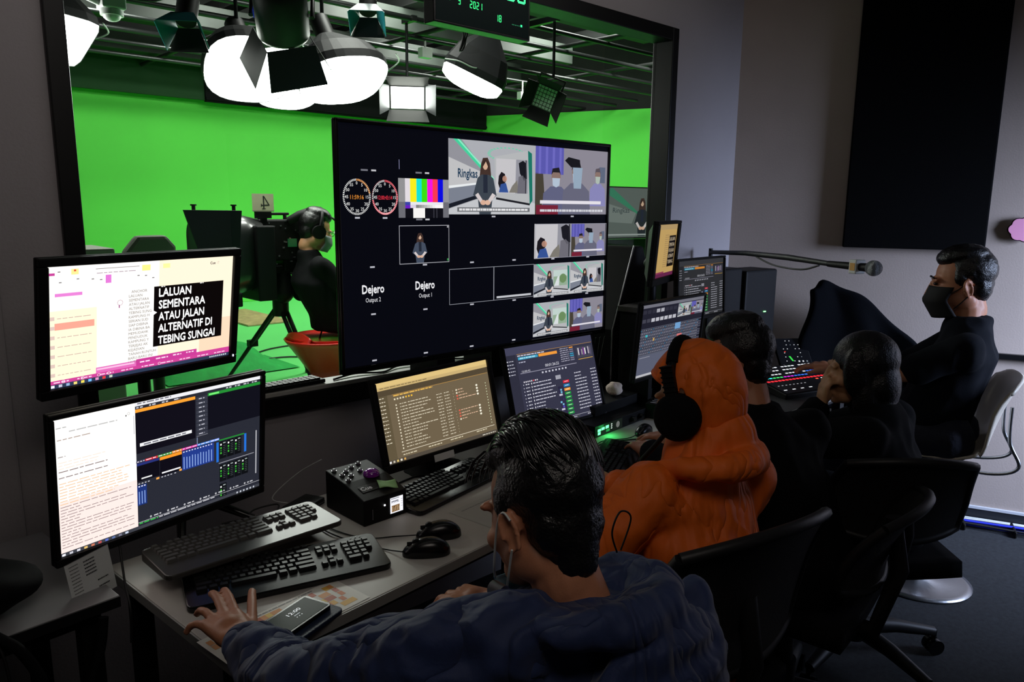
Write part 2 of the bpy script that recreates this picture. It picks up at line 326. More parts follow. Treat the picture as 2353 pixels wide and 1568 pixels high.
# presenter and reporters used on several displays
def woman(c,u,v,w,h,dark=(62,70,80),l=5,legs=True):
    X=lambda a:u+a*w; Y=lambda b:v+b*h
    c.poly([(X(-.18),Y(.12)),(X(-.1),Y(.01)),(X(.1),Y(.0)),(X(.2),Y(.1)),(X(.26),Y(.36)),(X(-.24),Y(.36))],(70,52,46),l)
    c.ellp(X(0),Y(.13),.11*w,.085*h,(214,176,150),l+1); c.poly([(X(-.12),Y(.07)),(X(0),Y(.03)),(X(.13),Y(.09)),(X(.16),Y(.28)),(X(.11),Y(.16)),(X(.02),Y(.07)),(X(-.11),Y(.17)),(X(-.16),Y(.28))],(58,42,38),l+2)
    c.poly([(X(-.32),Y(.36)),(X(-.16),Y(.3)),(X(.16),Y(.3)),(X(.34),Y(.36)),(X(.48),Y(.66)),(X(.3),Y(.74)),(X(.24),Y(1)),(X(-.24),Y(1)),(X(-.3),Y(.74)),(X(-.5),Y(.66))],dark,l+1)
    c.poly([(X(-.09),Y(.3)),(X(.09),Y(.3)),(X(.1),Y(.62)),(X(-.08),Y(.62))],(38,44,58),l+2)
    c.poly([(X(-.42),Y(.66)),(X(-.3),Y(.62)),(X(-.12),Y(.74)),(X(-.2),Y(.8))],(216,206,206),l+3); c.poly([(X(.44),Y(.66)),(X(.3),Y(.62)),(X(.12),Y(.74)),(X(.2),Y(.8))],(216,206,206),l+3)
    c.ellp(X(-.09),Y(.79),.12*w,.045*h,(222,178,154),l+3); c.ellp(X(.1),Y(.79),.12*w,.045*h,(226,184,160),l+3)
def mask_man(c,u,v,w,h,col,mask=(180,196,214),hair=(34,32,38),l=4,cap=False):
    X=lambda a:u+a*w; Y=lambda b:v+b*h
    c.poly([(X(-.5),Y(1)),(X(-.46),Y(.55)),(X(-.2),Y(.4)),(X(.2),Y(.4)),(X(.46),Y(.55)),(X(.52),Y(1))],col,l)
    c.ellp(X(0),Y(.2),.17*w,.19*h,(140,116,108),l+1); c.poly([(X(-.18),Y(.16)),(X(-.14),Y(.02)),(X(.1),Y(-.01)),(X(.18),Y(.16)),(X(.12),Y(.1)),(X(-.12),Y(.1))],hair,l+2)
    c.poly([(X(-.15),Y(.22)),(X(.15),Y(.22)),(X(.12),Y(.38)),(X(0),Y(.42)),(X(-.12),Y(.38))],mask,l+2)
    if cap: c.poly([(X(-.42),Y(-.02)),(X(-.3),Y(-.09)),(X(.1),Y(-.05)),(X(.12),Y(.08)),(X(-.2),Y(.1))],(24,24,30),l+3); c.poly([(X(-.14),Y(.1)),(X(.2),Y(.1)),(X(.16),Y(.5)),(X(-.1),Y(.5))],(150,170,190),l+3)
def reporters(c,l=2):
    c.rect(0,0,1,1,(142,138,150),l); c.rect(0,0,.37,.4,(92,90,176),l+1)
    for i in range(4): c.rect(.04+.09*i,0,.07+.09*i,.4,(112,108,196),l+2)
    c.rect(.88,.25,.97,.5,(96,106,128),l+1)
    c.poly([(0,.38),(.1,.4),(.12,.7),(.06,1),(0,1)],(72,66,56),l+1)
    mask_man(c,.86,.27,.24,.6,(138,136,186),(176,190,180),(92,84,92),l+1); mask_man(c,.27,.3,.36,.7,(98,100,130),l=l+3); mask_man(c,.55,.2,.4,.8,(104,104,124),(176,186,206),(44,40,48),l+5,True)
    c.rect(0.01,.86,.3,1,(120,34,54),l+8); c.rect(.06,.79,.91,.84,(232,228,236),l+9)
def crew(c,l=3):
    c.rect(0,0,1,1,(202,200,204),l); c.poly([(.62,0),(1,0),(1,1),(.6,1)],(150,150,160),l+1)
    c.poly([(.08,.5),(.16,.38),(.27,.44),(.3,.66),(.12,.9),(.06,.72)],(28,24,30),l+2); c.ellp(.26,.58,.07,.09,(198,150,130),l+2); c.poly([(.08,.98),(.14,.74),(.3,.7),(.38,.98)],(54,84,152),l+3)
    c.poly([(.4,.98),(.5,.78),(.66,.6),(.7,.98)],(128,124,116),l+2)
    c.poly([(.7,.1),(.84,.02),(.95,.1),(.97,.55),(.88,.62),(.74,.4)],(26,26,34),l+3); c.poly([(.7,.5),(.84,.46),(.96,.6),(.95,1),(.66,1)],(112,110,120),l+3)
    c.rect(.92,0,.95,1,(40,40,48),l+4)
def virtual(c,l=2,inset='crew',name='Ringkas'):
    c.rect(0,0,1,1,(176,178,184),l); c.poly([(0,0),(.14,0),(.5,.55),(.5,.6),(0,.3)],(150,150,158),l+1)
    c.poly([(0,.24),(.44,.46),(.4,.75),(0,.66)],(196,196,198),l+2); c.poly([(0,.62),(.34,.56),(.34,.72),(0,.86)],(126,132,146),l+3); c.poly([(0,.62),(.34,.56),(.34,.585),(0,.655)],(236,240,242),l+4)
    c.poly([(0,.86),(.34,.72),(.34,.77),(0,.92)],(26,30,40),l+4); c.poly([(0,.93),(.34,.78),(.6,.7),(1,.84),(1,1),(0,1)],(200,202,206),l+2)
    c.poly([(.05,0),(.12,0),(.5,.52),(.46,.52)],(70,214,160),l+3); c.poly([(.09,0),(.11,0),(.5,.5),(.49,.52)],(150,240,205),l+4)
    c.ring(.66,.16,.24,.1,.14,(96,214,170),l+3,30); c.poly([(.5,.2),(.9,.08),(.93,.84),(.52,.76)],(184,186,188),l+5); c.poly([(.9,.08),(.95,.12),(.965,.8),(.93,.86)],(28,120,104),l+6)
    c.poly([(.52,.76),(.93,.84),(.93,.87),(.52,.79)],(30,30,36),l+6)
    o=(c.ox,c.oy,c.sx,c.sy); c.sub(o[0]+.52*o[2],o[1]+.22*o[3],o[0]+.9*o[2],o[1]+.7*o[3])
    if inset=='crew': crew(c,l+6)
    else:
        c.rect(0,0,1,1,(196,214,208),l+6); c.rect(0,.4,1,1,(150,176,150),l+7); c.ellp(.68,.55,.26,.3,(110,142,96),l+8); c.poly([(.05,1),(.3,.4),(.42,.4),(.4,1)],(220,226,228),l+8)
    c.ox,c.oy,c.sx,c.sy=o
    c.text(name,.095,.50,.115,(40,66,92),l+7,width=.21,bold=True); woman(c,.39,.22,.27,.78,l=l+16); c.rect(.08,.905,.92,.965,(110,112,116),l+22); c.dash(.1,.92,.8,.03,(230,230,232),l+23)
def stopclock(c,u,v,ru,rv,t,col,dig,arc,tc):
    c.ring(u,v,ru,rv,.05,col,3,60); c.ring(u,v,ru*.99,rv*.99,.11,(240,240,240),4,60); c.ring(u,v,ru*.99,rv*.99,.11,tc,5,int(60*arc),0,2*PI*arc)
    for k in range(12): a=2*PI*k/12; c.text(str(k*5),u+.74*ru*math.sin(a),v-.76*rv*math.cos(a)+.006,.0125,(235,235,235),5,align='c')
    c.text(dig,u,v+.009,.017,tc,6,width=ru*(.95 if len(dig)<9 else 1.1),align='c')
# --- big wall screen
M=frame_m((1.773,2.0,1.4665),0,0); TW,TH=1.244,.767
t=thing('television',(1.773,2.05,1.083),'very large black television showing a grid of programme feeds in front of the window','television')
g=G(); g.M=M; g.bx(-TW/2,TW/2,-.012,0,TH/2-.012,TH/2); g.bx(-TW/2,TW/2,-.012,0,-TH/2,-TH/2+.02); g.bx(-TW/2,-TW/2+.011,-.012,0,-TH/2,TH/2); g.bx(TW/2-.011,TW/2,-.012,0,-TH/2,TH/2); g.bx(-TW/2,TW/2,0,.012,-TH/2,TH/2); g.bx(-.45,.45,.012,.055,-.3,.2); mk('bezel',g,BLKG,t,bevel=.003)
g=G(); g.bx(1.60,1.68,2.05,2.29,1.2,1.28); g.bx(1.86,1.94,2.05,2.29,1.2,1.28); g.bx(1.5,2.05,2.042,2.075,1.18,1.7); g.bx(1.6,1.68,2.1,2.27,.95,1.25); g.bx(1.86,1.94,2.1,2.27,.95,1.25); mk('wall_bracket',g,BLKM,t)
cw,ch=TW-.022,TH-.032; c=Can(M@Matrix.Translation((0,-.003,.004)),cw,ch,(7,8,16))
stopclock(c,.049,.291,.04,.074,0,(150,150,150),'11:59:16',.22,(255,160,60)); stopclock(c,.131,.291,.039,.073,0,(230,60,80),'12:00:43:14',.73,(255,60,80))
c.rect(.175,.131,.1765,.171,(150,150,190),3); c.rect(.172,.208,.337,.376,(16,16,24),1)
bars=[(150,150,152),(232,226,232),(255,244,30),(20,232,220),(60,230,20),(250,20,232),(255,60,84),(10,10,232),(150,150,156)]; bxs=[.172,.193,.209,.229,.246,.264,.282,.299,.317,.337]
for i in range(9): c.rect(bxs[i],.208,bxs[i+1],.308,bars[i],2)
c.rect(.172,.308,.193,.376,(112,112,120),2); c.rect(.317,.308,.337,.376,(112,112,120),2); c.rect(.193,.308,.209,.322,(60,70,170),2); c.rect(.193,.322,.209,.336,(110,30,200),2)
for i in range(12): q=40+18*i; c.rect(.209+.009*i,.308,.2181+.009*i,.334,(min(255,q+60),)*3 if i>1 else (225,215,235),3)
c.rect(.209,.308,.317,.32,(240,238,244),4); c.rect(.218,.334,.256,.377,(255,252,250),3); c.rect(.284,.334,.287,.377,(60,60,70),3); c.rect(.294,.334,.297,.377,(60,60,70),3)
c.sub(.336,.025,.667,.361); virtual(c); c.sub(.667,.025,1,.361); reporters(c); c.dash(.06,.925,.88,.035,(214,214,222),12); c.sub(0,0,1,1)
c.frame(.172,.409,.337,.577,.0016,(178,178,186),3); c.sub(.172,.409,.337,.577); woman(c,.4,.2,.3,.78,(70,80,98)); c.rect(.955,.02,.985,.07,(170,170,175),4); c.rect(.955,.9,.985,.96,(60,150,80),4); c.sub(0,0,1,1)
c.frame(.337,.611,.5025,.777,.0014,(150,152,162),3); c.frame(.5025,.611,.667,.777,.0014,(150,152,162),3); c.rect(.514,.758,.656,.768,(200,202,208),3)
c.text('Dejero',.057,.692,.036,(240,240,244),3,width=.065,bold=True); c.text('Output 2',.067,.730,.019,(226,226,232),3,width=.045)
c.text('Dejero',.222,.692,.036,(240,240,244),3,width=.063,bold=True); c.text('Output 1',.233,.730,.019,(226,226,232),3,width=.043)
for u,v in [(.049,.376),(.13,.377),(.089,.582),(.254,.584),(.419,.585),(.583,.585),(.419,.785),(.585,.786),(.089,.783),(.254,.785),(.089,.985),(.254,.986),(.418,.988),(.585,.989),(.5,.372),(.835,.372),(.75,.59),(.915,.59),(.75,.79),(.915,.79)]:
    c.rect(u-.007,v-.004,u+.007,v+.003,(190,190,200),3)
for u,v in [(.062,.182),(.227,.183),(.227,.384)]: c.rect(u,v-.004,u+.02,v+.003,(120,120,130),3); c.rect(u+.03,v-.004,u+.044,v+.003,(200,200,205),3)
def split2(c,u0,v0,u1,v1):
    m=(u0+u1)/2; c.sub(u0,v0,m,v1); crew(c,2); c.sub(m,v0,u1,v1); reporters(c,2); c.sub(0,0,1,1); c.frame(u0,v0,u1,v1,.0014,(150,150,164),20)
split2(c,.667,.409,1,.585)
m_=.8335
c.sub(.667,.613,m_,.783); virtual(c,2,'land','Ringkas'); c.sub(m_,.613,1,.783); virtual(c,2,'crew'); c.sub(.667,.815,m_,.99); virtual(c,2,'land'); c.sub(m_,.815,1,.99); reporters(c,2); c.sub(0,0,1,1)
mk('screen',c,screen_mat('display glow tv',.95),t)
# --- upper left monitor (teleprompter script)
t,Mc,cw,ch=bez('monitor','widescreen monitor with teleprompter script, topmost of the two left monitors',(.619,2.038,1.31),R(16.4),R(-8.7),.55,.338,stand='arm',base=(.68,2.325,.989),bz=.02,chin=.024,sides=.022)
led(t,Mc,cw/2+.008,-ch/2+.0,(220,230,255))
c=Can(Mc,cw,ch,(255,252,246)); c.rect(.55,0,1,.9,(255,240,214)); c.rect(.8,.6,1,.92,(252,216,186),1.2); c.rect(0,.36,.225,.94,(255,246,214),1.4)
for i in range(7): c.dash(.04,.42+.078*i,.16,.006,(206,176,166),2); c.rect(.008,.405+.078*i,.028,.435+.078*i,(222,196,186),2)
c.rect(.028,.46,.213,.516,(246,166,146),3); c.rect(.031,.22,.156,.246,(232,130,214),3); c.rect(.268,.097,.296,.166,(226,120,214),3); c.rect(.0,.055,.032,.075,(196,60,150),3); c.rect(.106,.03,.14,.075,(255,236,150),2); c.rect(.118,.035,.128,.05,(226,80,50),3); c.rect(.455,.035,.5,.085,(255,240,140),2); c.rect(.57,.035,.61,.075,(255,244,160),2)
c.rect(.22,.04,.44,.044,(90,80,90),3); c.dash(.225,.075,.2,.006,(170,150,166),2)
for u,v in [(.045,.045),(.2,.12),(.24,.13),(.05,.13),(.43,.12),(.47,.125),(.51,.15),(.13,.11)]: c.rect(u,v,u+.012,v+.006,(60,50,60),3)
c.text('Cue',.852,.07,.024,(60,50,60),4,bold=True); c.text('iT',.895,.07,.024,(190,180,170),4)
for i,s_ in enumerate(['ANCHOR','LALUAN','SEMENTARA','ATAU JALAN','ALTERNATIF','TEBING SUNG','KAMPUNG H','SERIAN SUD','SIAP DIBINA','IA DIBINA BA','MEMUDAHK','PENDUDUK','KAMPUNG Y','TERJEJAS AK','KEJADIAN','TANAH RUNTUH','BARU-BARU INI','UNTUK']):
    c.text(s_,.40 if i==0 else .387,.272+.0372*i,.0235,(120,112,112),3,width=None)
c.ring(.341,.345,.015,.025,.22,(150,60,130),4,30); c.rect(.334,.365,.339,.39,(150,60,130),4)
c.rect(.521,.234,.941,.784,(10,6,6),6); c.poly([(.515,.445),(.54,.47),(.515,.495)],(255,250,250),7)
for s_,b,w_ in [('LALUAN',.328,.187),('SEMENTARA',.437,.276),('ATAU JALAN',.546,.272),('ALTERNATIF DI',.655,.325),('TEBING SUNGAI',.765,.345)]: c.text(s_,.548,b,.073,(255,255,255),8,width=w_,bold=True)
for u in (.56,.79): c.rect(u,.236,u+.012,.243,(240,240,240),8); c.rect(u+.016,.236,u+.022,.243,(240,240,240),8)
c.rect(0,.935,1,.968,(206,66,150),3); c.rect(.221,.885,.43,.935,(226,110,186),3); c.rect(.43,.875,.785,.935,(200,60,150),3); c.rect(.785,.911,1,.935,(206,66,150),3); c.rect(.225,.895,.42,.91,(250,190,226),4)
for i in range(9): c.dash(.02+.11*i,.946,.07,.01,(250,206,234),4)
for u in (.065,.155,.235,.285,.56): c.ring(u,.951,.009,.014,.4,(255,240,250),5,16)
c.dash(.45,.9,.06,.012,(255,220,240),4); c.dash(.54,.895,.07,.012,(255,220,240),4); c.dash(.64,.89,.05,.012,(255,220,240),4); c.dash(.72,.888,.05,.012,(255,220,240),4)
c.rect(0,.965,1,1,(46,58,84),3)
for i,cl in enumerate([(240,240,255),(200,200,220),(150,180,220),(250,220,120),(240,220,90),(120,190,250),(230,150,200),(230,60,60),(200,210,190)]): c.rect(.008+.035*i,.972,.024+.035*i,.994,cl,4)
for i in range(9): c.rect(.87+.013*i,.976,.878+.013*i,.99,(210,215,225),4)
mk('screen',c,screen_mat('display glow a',1.12),t)
# --- lower left monitor (notes page and vision mixer software)
t,Mc,cw,ch=bez('monitor','thin-edged widescreen monitor split between white notes page and mixing software',(.581,1.841,.987),R(13.6),R(-5.3),.55,.352,base=(.69,1.98,.731),bz=.012,chin=.02,sides=.012,stand='legs')
c=Can(Mc,cw,ch,(28,30,48)); c.rect(0,0,.34,.975,(255,252,248),1); c.rect(0,.6,.34,.975,(252,232,226),1.2); c.rect(.331,.1,.335,.24,(200,200,206),3)
c.dash(.01,.065,.04,.006,(170,170,170),3); c.dash(.06,.1,.2,.008,(190,190,190),3); c.ring(.31,.075,.006,.011,.3,(80,80,80),4,14); c.rect(.296,.082,.301,.092,(40,40,40),3); c.dash(.012,.15,.14,.006,(170,150,140),3)
for i in range(32):
    v=.27+.0215*i
    if i in (0,): c.dash(.012,v,.03,.006,(160,150,150),3)
    elif i in (5,7): c.dash(.012,v,.2,.006,(130,110,110),3)
    elif 9<=i<=16: c.dash(.012,v,random.uniform(.22,.31),.005,(240,190,140),3)
    elif i>=2 and i<5: c.dash(.012,v,random.uniform(.1,.24),.004,(250,220,200),3)
    elif i>16: c.dash(.012,v,random.choice([.31,.3,.28,.08,.15,.31]),.005,(150,130,132),3)
c.rect(.34,0,1,.035,(236,236,240),2); c.dash(.35,.012,.16,.01,(120,120,130),3)
c.rect(.34,.035,1,.975,(40,42,52),1.5); c.rect(.34,.083,.632,.40,(16,14,24),3); c.rect(.34,.058,.632,.083,(250,160,50),3); c.rect(.699,.057,1,.082,(36,140,52),3); c.rect(.699,.082,1,.36,(16,16,26),3); c.rect(.705,.062,.76,.076,(120,240,120),4)
for i in range(4): c.dash(.345+.06*i,.042,.03,.01,(200,200,210),3); c.dash(.8+.05*i,.042,.03,.01,(200,200,210),3)
c.rect(.357,.323,.612,.349,(238,238,240),4); c.dash(.375,.331,.21,.011,(120,120,130),5)
for i in range(9): c.rect(.637,.07+.036*i,.697,.1+.036*i,(54,56,68),4); c.dash(.65,.081+.036*i,.03,.008,(190,190,200),5)
c.rect(.637,.39,.697,.392,(180,180,190),4); c.rect(.638,.40,.643,.46,(120,130,160),4)
for u0,u1,cl in [(.338,.38,(60,60,90)),(.38,.44,(210,40,50)),(.44,.51,(60,150,60)),(.51,.56,(240,150,40)),(.56,.64,(220,40,160)),(.64,.71,(60,130,220)),(.71,.76,(120,160,250))]: c.rect(u0,.455,u1,.473,cl,4); c.dash(u0+.004,.46,u1-u0-.008,.006,(240,230,240),5)
c.rect(.34,.476,.447,.62,(14,12,22),4); c.rect(.34,.476,.447,.495,(40,50,120),5); c.rect(.449,.476,.559,.628,(14,12,22),4); c.rect(.449,.476,.559,.50,(248,150,40),5); c.rect(.36,.595,.41,.606,(230,230,230),5); c.rect(.458,.60,.552,.612,(235,235,238),5); c.rect(.43,.63,.445,.645,(250,170,80),5); c.rect(.545,.618,.558,.634,(250,170,80),5)
for u in (.345,.36,.375,.39,.455,.47,.485,.5,.52): c.rect(u,.635,u+.008,.641,(220,220,230),5)
c.rect(.561,.48,.731,.64,(34,58,138),4)
for i in range(11): c.rect(.568+.0147*i,.53+.004*(i%3),.572+.0147*i,.63,(150,180,235),5); c.rect(.566+.0147*i,.485,.573+.0147*i,.493,(240,240,255),5)
c.rect(.339,.65,.384,.81,(30,52,120),4)
for i in range(3): c.rect(.346+.013*i,.70,.350+.013*i,.80,(140,170,230),5); c.rect(.345+.013*i,.655,.352+.013*i,.664,(240,240,255),5)
for bx_,by_ in [(.762,.49),(.805,.49),(.848,.49),(.762,.69),(.805,.69),(.848,.69),(.89,.69),(.762,.86)]:
    c.rect(bx_,by_,bx_+.04,by_+.15,(14,16,20),4); c.rect(bx_+.004,by_+.02,bx_+.012,by_+.035,(240,240,240),5); c.rect(bx_+.02,by_+.012,bx_+.034,by_+.022,(150,160,160),5)
    for k in range(3): c.rect(bx_+.004,by_+.05+.022*k,bx_+.012,by_+.064+.022*k,(70,200,60) if k!=1 else (40,120,50),5); 
    for k in range(6): c.rect(bx_+.02,by_+.04+.016*k,bx_+.034,by_+.044+.016*k,(80,90,90),5)
c.rect(.744,.49,.757,.66,(36,110,210),5); c.rect(.905,.48,.918,.64,(36,110,210),5); c.rect(.76,.472,.905,.483,(36,140,52),5); c.rect(.757,.672,.965,.678,(150,150,160),5); c.rect(.975,.48,.981,.87,(190,190,196),5)
for i in range(7): c.ring(.40+.085*i,.928,.005,.009,.9,(240,240,245),5,10); c.dash(.415+.085*i,.923,.035,.01,(200,200,205),5)
c.rect(.34,.945,1,.948,(210,210,216),4); c.dash(.345,.952,.09,.008,(60,200,80),5); c.dash(.44,.952,.3,.008,(200,200,206),5)
c.rect(0,.975,1,1,(62,64,72),6)
for i in range(10): c.rect(.008+.03*i,.98,.022+.03*i,.996,[(240,240,250),(200,200,210),(220,220,230),(230,190,110),(210,120,90),(190,80,80),(90,110,200),(90,110,160),(120,120,140),(200,210,230)][i],7)
for i in range(6): c.rect(.86+.02*i,.98,.868+.02*i,.995,(200,205,215),7)
mk('screen',c,screen_mat('display glow b',1.1),t)
# --- centre monitor (beige list)
t,Mc,cw,ch=bez('monitor','squarer monitor with beige file list, standing in front of the television',(1.40,1.83,.958),R(-3),R(12),.455,.288,roll=R(3),base=(1.46,1.93,.731),bz=.014,chin=.026,sides=.016)
led(t,Mc,cw/2-.02,-ch/2-.012,(220,230,255))
c=Can(Mc,cw,ch,(112,98,76)); c.rect(0,0,1,.06,(226,196,130),2); c.rect(0,.06,1,.1,(206,178,120),2); c.dash(.03,.07,.4,.012,(140,120,80),3); c.rect(0,.1,1,.17,(84,72,54),2); c.rect(0,.17,.08,1,(98,86,64),2)
c.dash(.13,.185,.34,.014,(240,190,90),3); c.rect(.12,.175,.99,.179,(206,150,60),3)
for i in range(7): c.rect(.13+.024*i,.225,.143+.024*i,.245,(245,190,60) if i>3 else (230,220,190),3)
for i in range(13): c.dash(.012,.19+.046*i,.045,.01,(230,220,196),3)
for i in range(15):
    v=.30+.0385*i; c.rect(.135,v,.145,v+.018,(235,225,200),3); c.dash(.17,v,.06,.009,(225,215,190),3); c.dash(.24,v,random.uniform(.06,.24),.009,(225,215,190),3); c.dash(.49,v,.05,.009,(220,210,186),3); c.dash(.56,v,.05,.009,(220,210,186),3)
    c.rect(.64,v,.643,v+.012,(200,190,160),3); c.rect(.955,v,.962,v+.012,(220,230,190),3)
    if i in (0,1,2,3,7,8,9,10): c.ellp(.675,v+.006,.008,.012,(230,100,80) if i in (2,3,7,8,9) else (235,225,200),4,10); c.dash(.69,v,random.choice([.08,.16,.05]),.009,(230,190,160),3); c.ellp(.87,v+.006,.01,.014,(245,240,220),4,10)
c.rect(.12,.885,.98,.891,(240,230,206),3); c.dash(.13,.92,.12,.012,(220,210,180),3); c.dash(.35,.915,.12,.012,(220,210,180),3); c.dash(.55,.91,.12,.012,(220,210,180),3); c.dash(.8,.905,.1,.012,(220,210,180),3)
c.rect(0,.955,1,1,(82,74,64),3)
for i in range(5): c.rect(.01+.03*i,.965,.025+.03*i,.99,[(240,240,240),(200,190,170),(230,200,120),(240,230,210),(220,170,90)][i],4)
c.dash(.85,.972,.13,.012,(210,205,190),4)
mk('screen',c,screen_mat('display glow c',1.0),t)
g=G(); g.M=Mc; g.box((-.02,-.0125,-ch/2-.02),(.075,.0015,.022)); mk('bezel_sticker',g,WHT,t)
# --- playout list monitors
def playout(c,bgc,dim=1):
    D=lambda r,g_,b: (int(r*dim),int(g_*dim),int(b*dim))
    c.rect(0,0,1,1,bgc,1); c.rect(0,0,1,.09,tuple(min(255,int(x*1.25)) for x in bgc),2); c.rect(0,.09,.11,1,tuple(int(x*.86) for x in bgc),2)
    c.rect(.125,.09,.99,.093,D(230,170,80),3); c.dash(.13,.105,.3,.013,D(210,205,215),3); c.rect(.133,.128,.347,.16,D(60,160,196),4); c.dash(.15,.138,.17,.012,D(190,230,240),5); c.rect(.355,.125,.565,.16,D(242,156,60),4)
    for i in range(7): c.dash(.6,.11+.026*i,.1,.008,D(190,188,206),3); c.rect(.71,.108+.026*i,.755,.122+.026*i,D(242,156,60) if i==0 else D(60,160,196) if i in(3,4) else D(130,128,150),4)
    c.rect(.795,.13,.98,.265,D(70,70,84),3)
    for i in range(8): c.rect(.81+.02*i,.14+.01*(i%3),.824+.02*i,.23+.01*(i%2),D(*[(206,200,206),(60,40,90),(160,150,160),(120,60,140),(220,216,220),(40,40,70),(180,170,180),(90,80,110)][i]),4)
    c.rect(.80,.28,.98,.286,D(242,190,80),4); c.text('00:01:26:22',.409,.295,.034,D(225,225,235),4,width=.157); c.text('12:00:42',.15,.312,.022,D(215,215,225),4,width=.09); c.rect(.132,.318,.771,.326,D(150,148,166),3); c.dash(.135,.185,.07,.012,D(180,180,200),3)
    for i in range(8): c.rect(.36+.038*i,.345,.378+.038*i,.365,D(205,205,218),3)
    for i in range(5): c.rect(.012,.155+.04*i,.025,.168+.04*i,D(220,220,230),3); c.dash(.035,.157+.04*i,.05,.009,D(200,200,214),3)
    for i in range(8): c.rect(.15+.02*i,.42,.162+.02*i,.436,D(220,215,225) if i!=5 else D(220,80,90),3)
    c.rect(.50,.425,.56,.475,D(160,160,172),3)
    cols=[(222,36,60),(30,130,190),(242,160,50)]+[(24,150,60)]*6
    for i in range(9):
        v=.505+.049*i; c.rect(.575,v,.645,v+.032,D(*cols[i]),4); c.rect(.59,v+.012,.63,v+.018,D(240,230,230),5)
    c.rect(.505,.565,.57,.94,D(46,44,70),3)
    for i in range(12): c.rect(.508+.02*(i%3),.57+.03*i,.528+.018*(i%2),.592+.03*i,D(*random.choice([(200,200,214),(90,70,190),(40,36,60),(120,190,220)])),4)
    for i in range(12):
        v=.455+.041*i; c.rect(.14,v,.148,v+.012,D(190,190,206),3); c.dash(.165,v,.04,.011,D(215,215,226),3); c.rect(.225,v-.004,.233,v+.016,D(230,230,236),3); c.dash(.245,v,random.choice([.22,.24,.1,.2]),.011,D(205,205,218),3)
        c.dash(.72,v-.02,.14 if i>1 else .08,.011,D(205,205,218),3); c.dash(.92,v-.03,.07,.011,D(205,205,218),3)
    c.rect(.14,.955,1,.96,D(170,170,184),3)
    for u in (.2,.4,.6,.8): c.dash(u,.972,.08,.011,D(200,200,210),3)
t,Mc,cw,ch=bez('monitor','slim monitor with dark grey playout list in front of television corner',(2.045,1.937,.934),R(0),R(15.6),.498,.334,base=(2.08,2.02,.731),bz=.008,chin=.012,sides=.008)
c=Can(Mc,cw,ch); playout(c,(54,54,72)); mk('screen',c,screen_mat('display glow d',1.0),t)
t,Mc,cw,ch=bez('monitor','far monitor with dark playout list, against the corner wall',(2.943,1.893,1.242),R(5.3),R(2.7),.449,.282,base=(2.96,1.95,.731),bz=.01,chin=.016,sides=.01)
c=Can(Mc,cw,ch); playout(c,(46,47,50),.9); mk('screen',c,screen_mat('display glow e',.8),t)
# --- vision mixer multiview monitor behind the orange hood
t,Mc,cw,ch=bez('monitor','monitor with grey multiview and timeline, behind the orange hood',(2.547,1.772,1.083),R(5),R(-5),.51,.32,base=(2.58,1.90,.731),bz=.01,chin=.016,sides=.008,stand='arm')
c=Can(Mc,cw,ch,(92,96,112)); c.rect(0,0,1,.05,(120,120,132),2); c.rect(0,.05,1,.33,(34,34,48),2)
c.sub(.57,.06,.79,.25); virtual(c,3); c.sub(.79,.06,1,.25); reporters(c,3); c.sub(0,0,1,1)
for i in range(8): c.rect(.03+.066*i,.2,.082+.066*i,.25,(200,200,210) if i>1 else (70,70,84),3); c.rect(.03+.066*i,.08,.082+.066*i,.13,(180,180,190) if i in(3,4) else (50,50,64),3)
for r_ in range(9):
    v=.34+.04*r_; c.rect(0,v,1,v+.03,(62,62,78) if r_%3 else (30,30,44),2)
    for i in range(36): c.rect(.02+.026*i,v+.008,.036+.026*i,v+.02,(150,150,164) if (i+r_)%7 else (90,150,190),3)
c.rect(.55,.33,.64,.42,(120,170,220),4); c.rect(.6,.5,.68,.58,(230,120,120),4); c.rect(.1,.42,.13,.45,(60,200,210),4); c.rect(.22,.48,.24,.52,(230,180,90),4); c.rect(0,.71,1,.97,(96,100,120),3); c.rect(.05,.73,.2,.735,(190,190,200),4); c.rect(0,.968,1,1,(200,200,206),4)
mk('screen',c,screen_mat('display glow f',.85),t)
# --- small monitor turned aside
t,Mc,cw,ch=bez('monitor','small monitor with dim teleprompter script, perched high beside the window',(2.627,1.873,1.417),R(19.9),R(-4.1),.352,.264,base=(2.655,1.95,1.166),bz=.014,chin=.03,sides=.03,stand='arm')
c=Can(Mc,cw,ch,(206,170,104)); c.rect(0,0,1,.1,(190,160,110),2); c.rect(.62,.22,.97,.82,(24,18,16),3); c.rect(0,.93,1,1,(110,40,80),3); c.rect(0,.9,.5,.93,(150,60,90),3)
for i,s_ in enumerate(['LALUAN','SEMENTARA','ATAU JALAN','ALTERNATIF','TEBING']): c.text(s_,.64,.32+.11*i,.07,(220,200,170),4,width=.28)
for i in range(16): c.dash(.4,.2+.04*i,.2,.012,(160,130,90),3)
mk('screen',c,screen_mat('display glow g',.8),t)
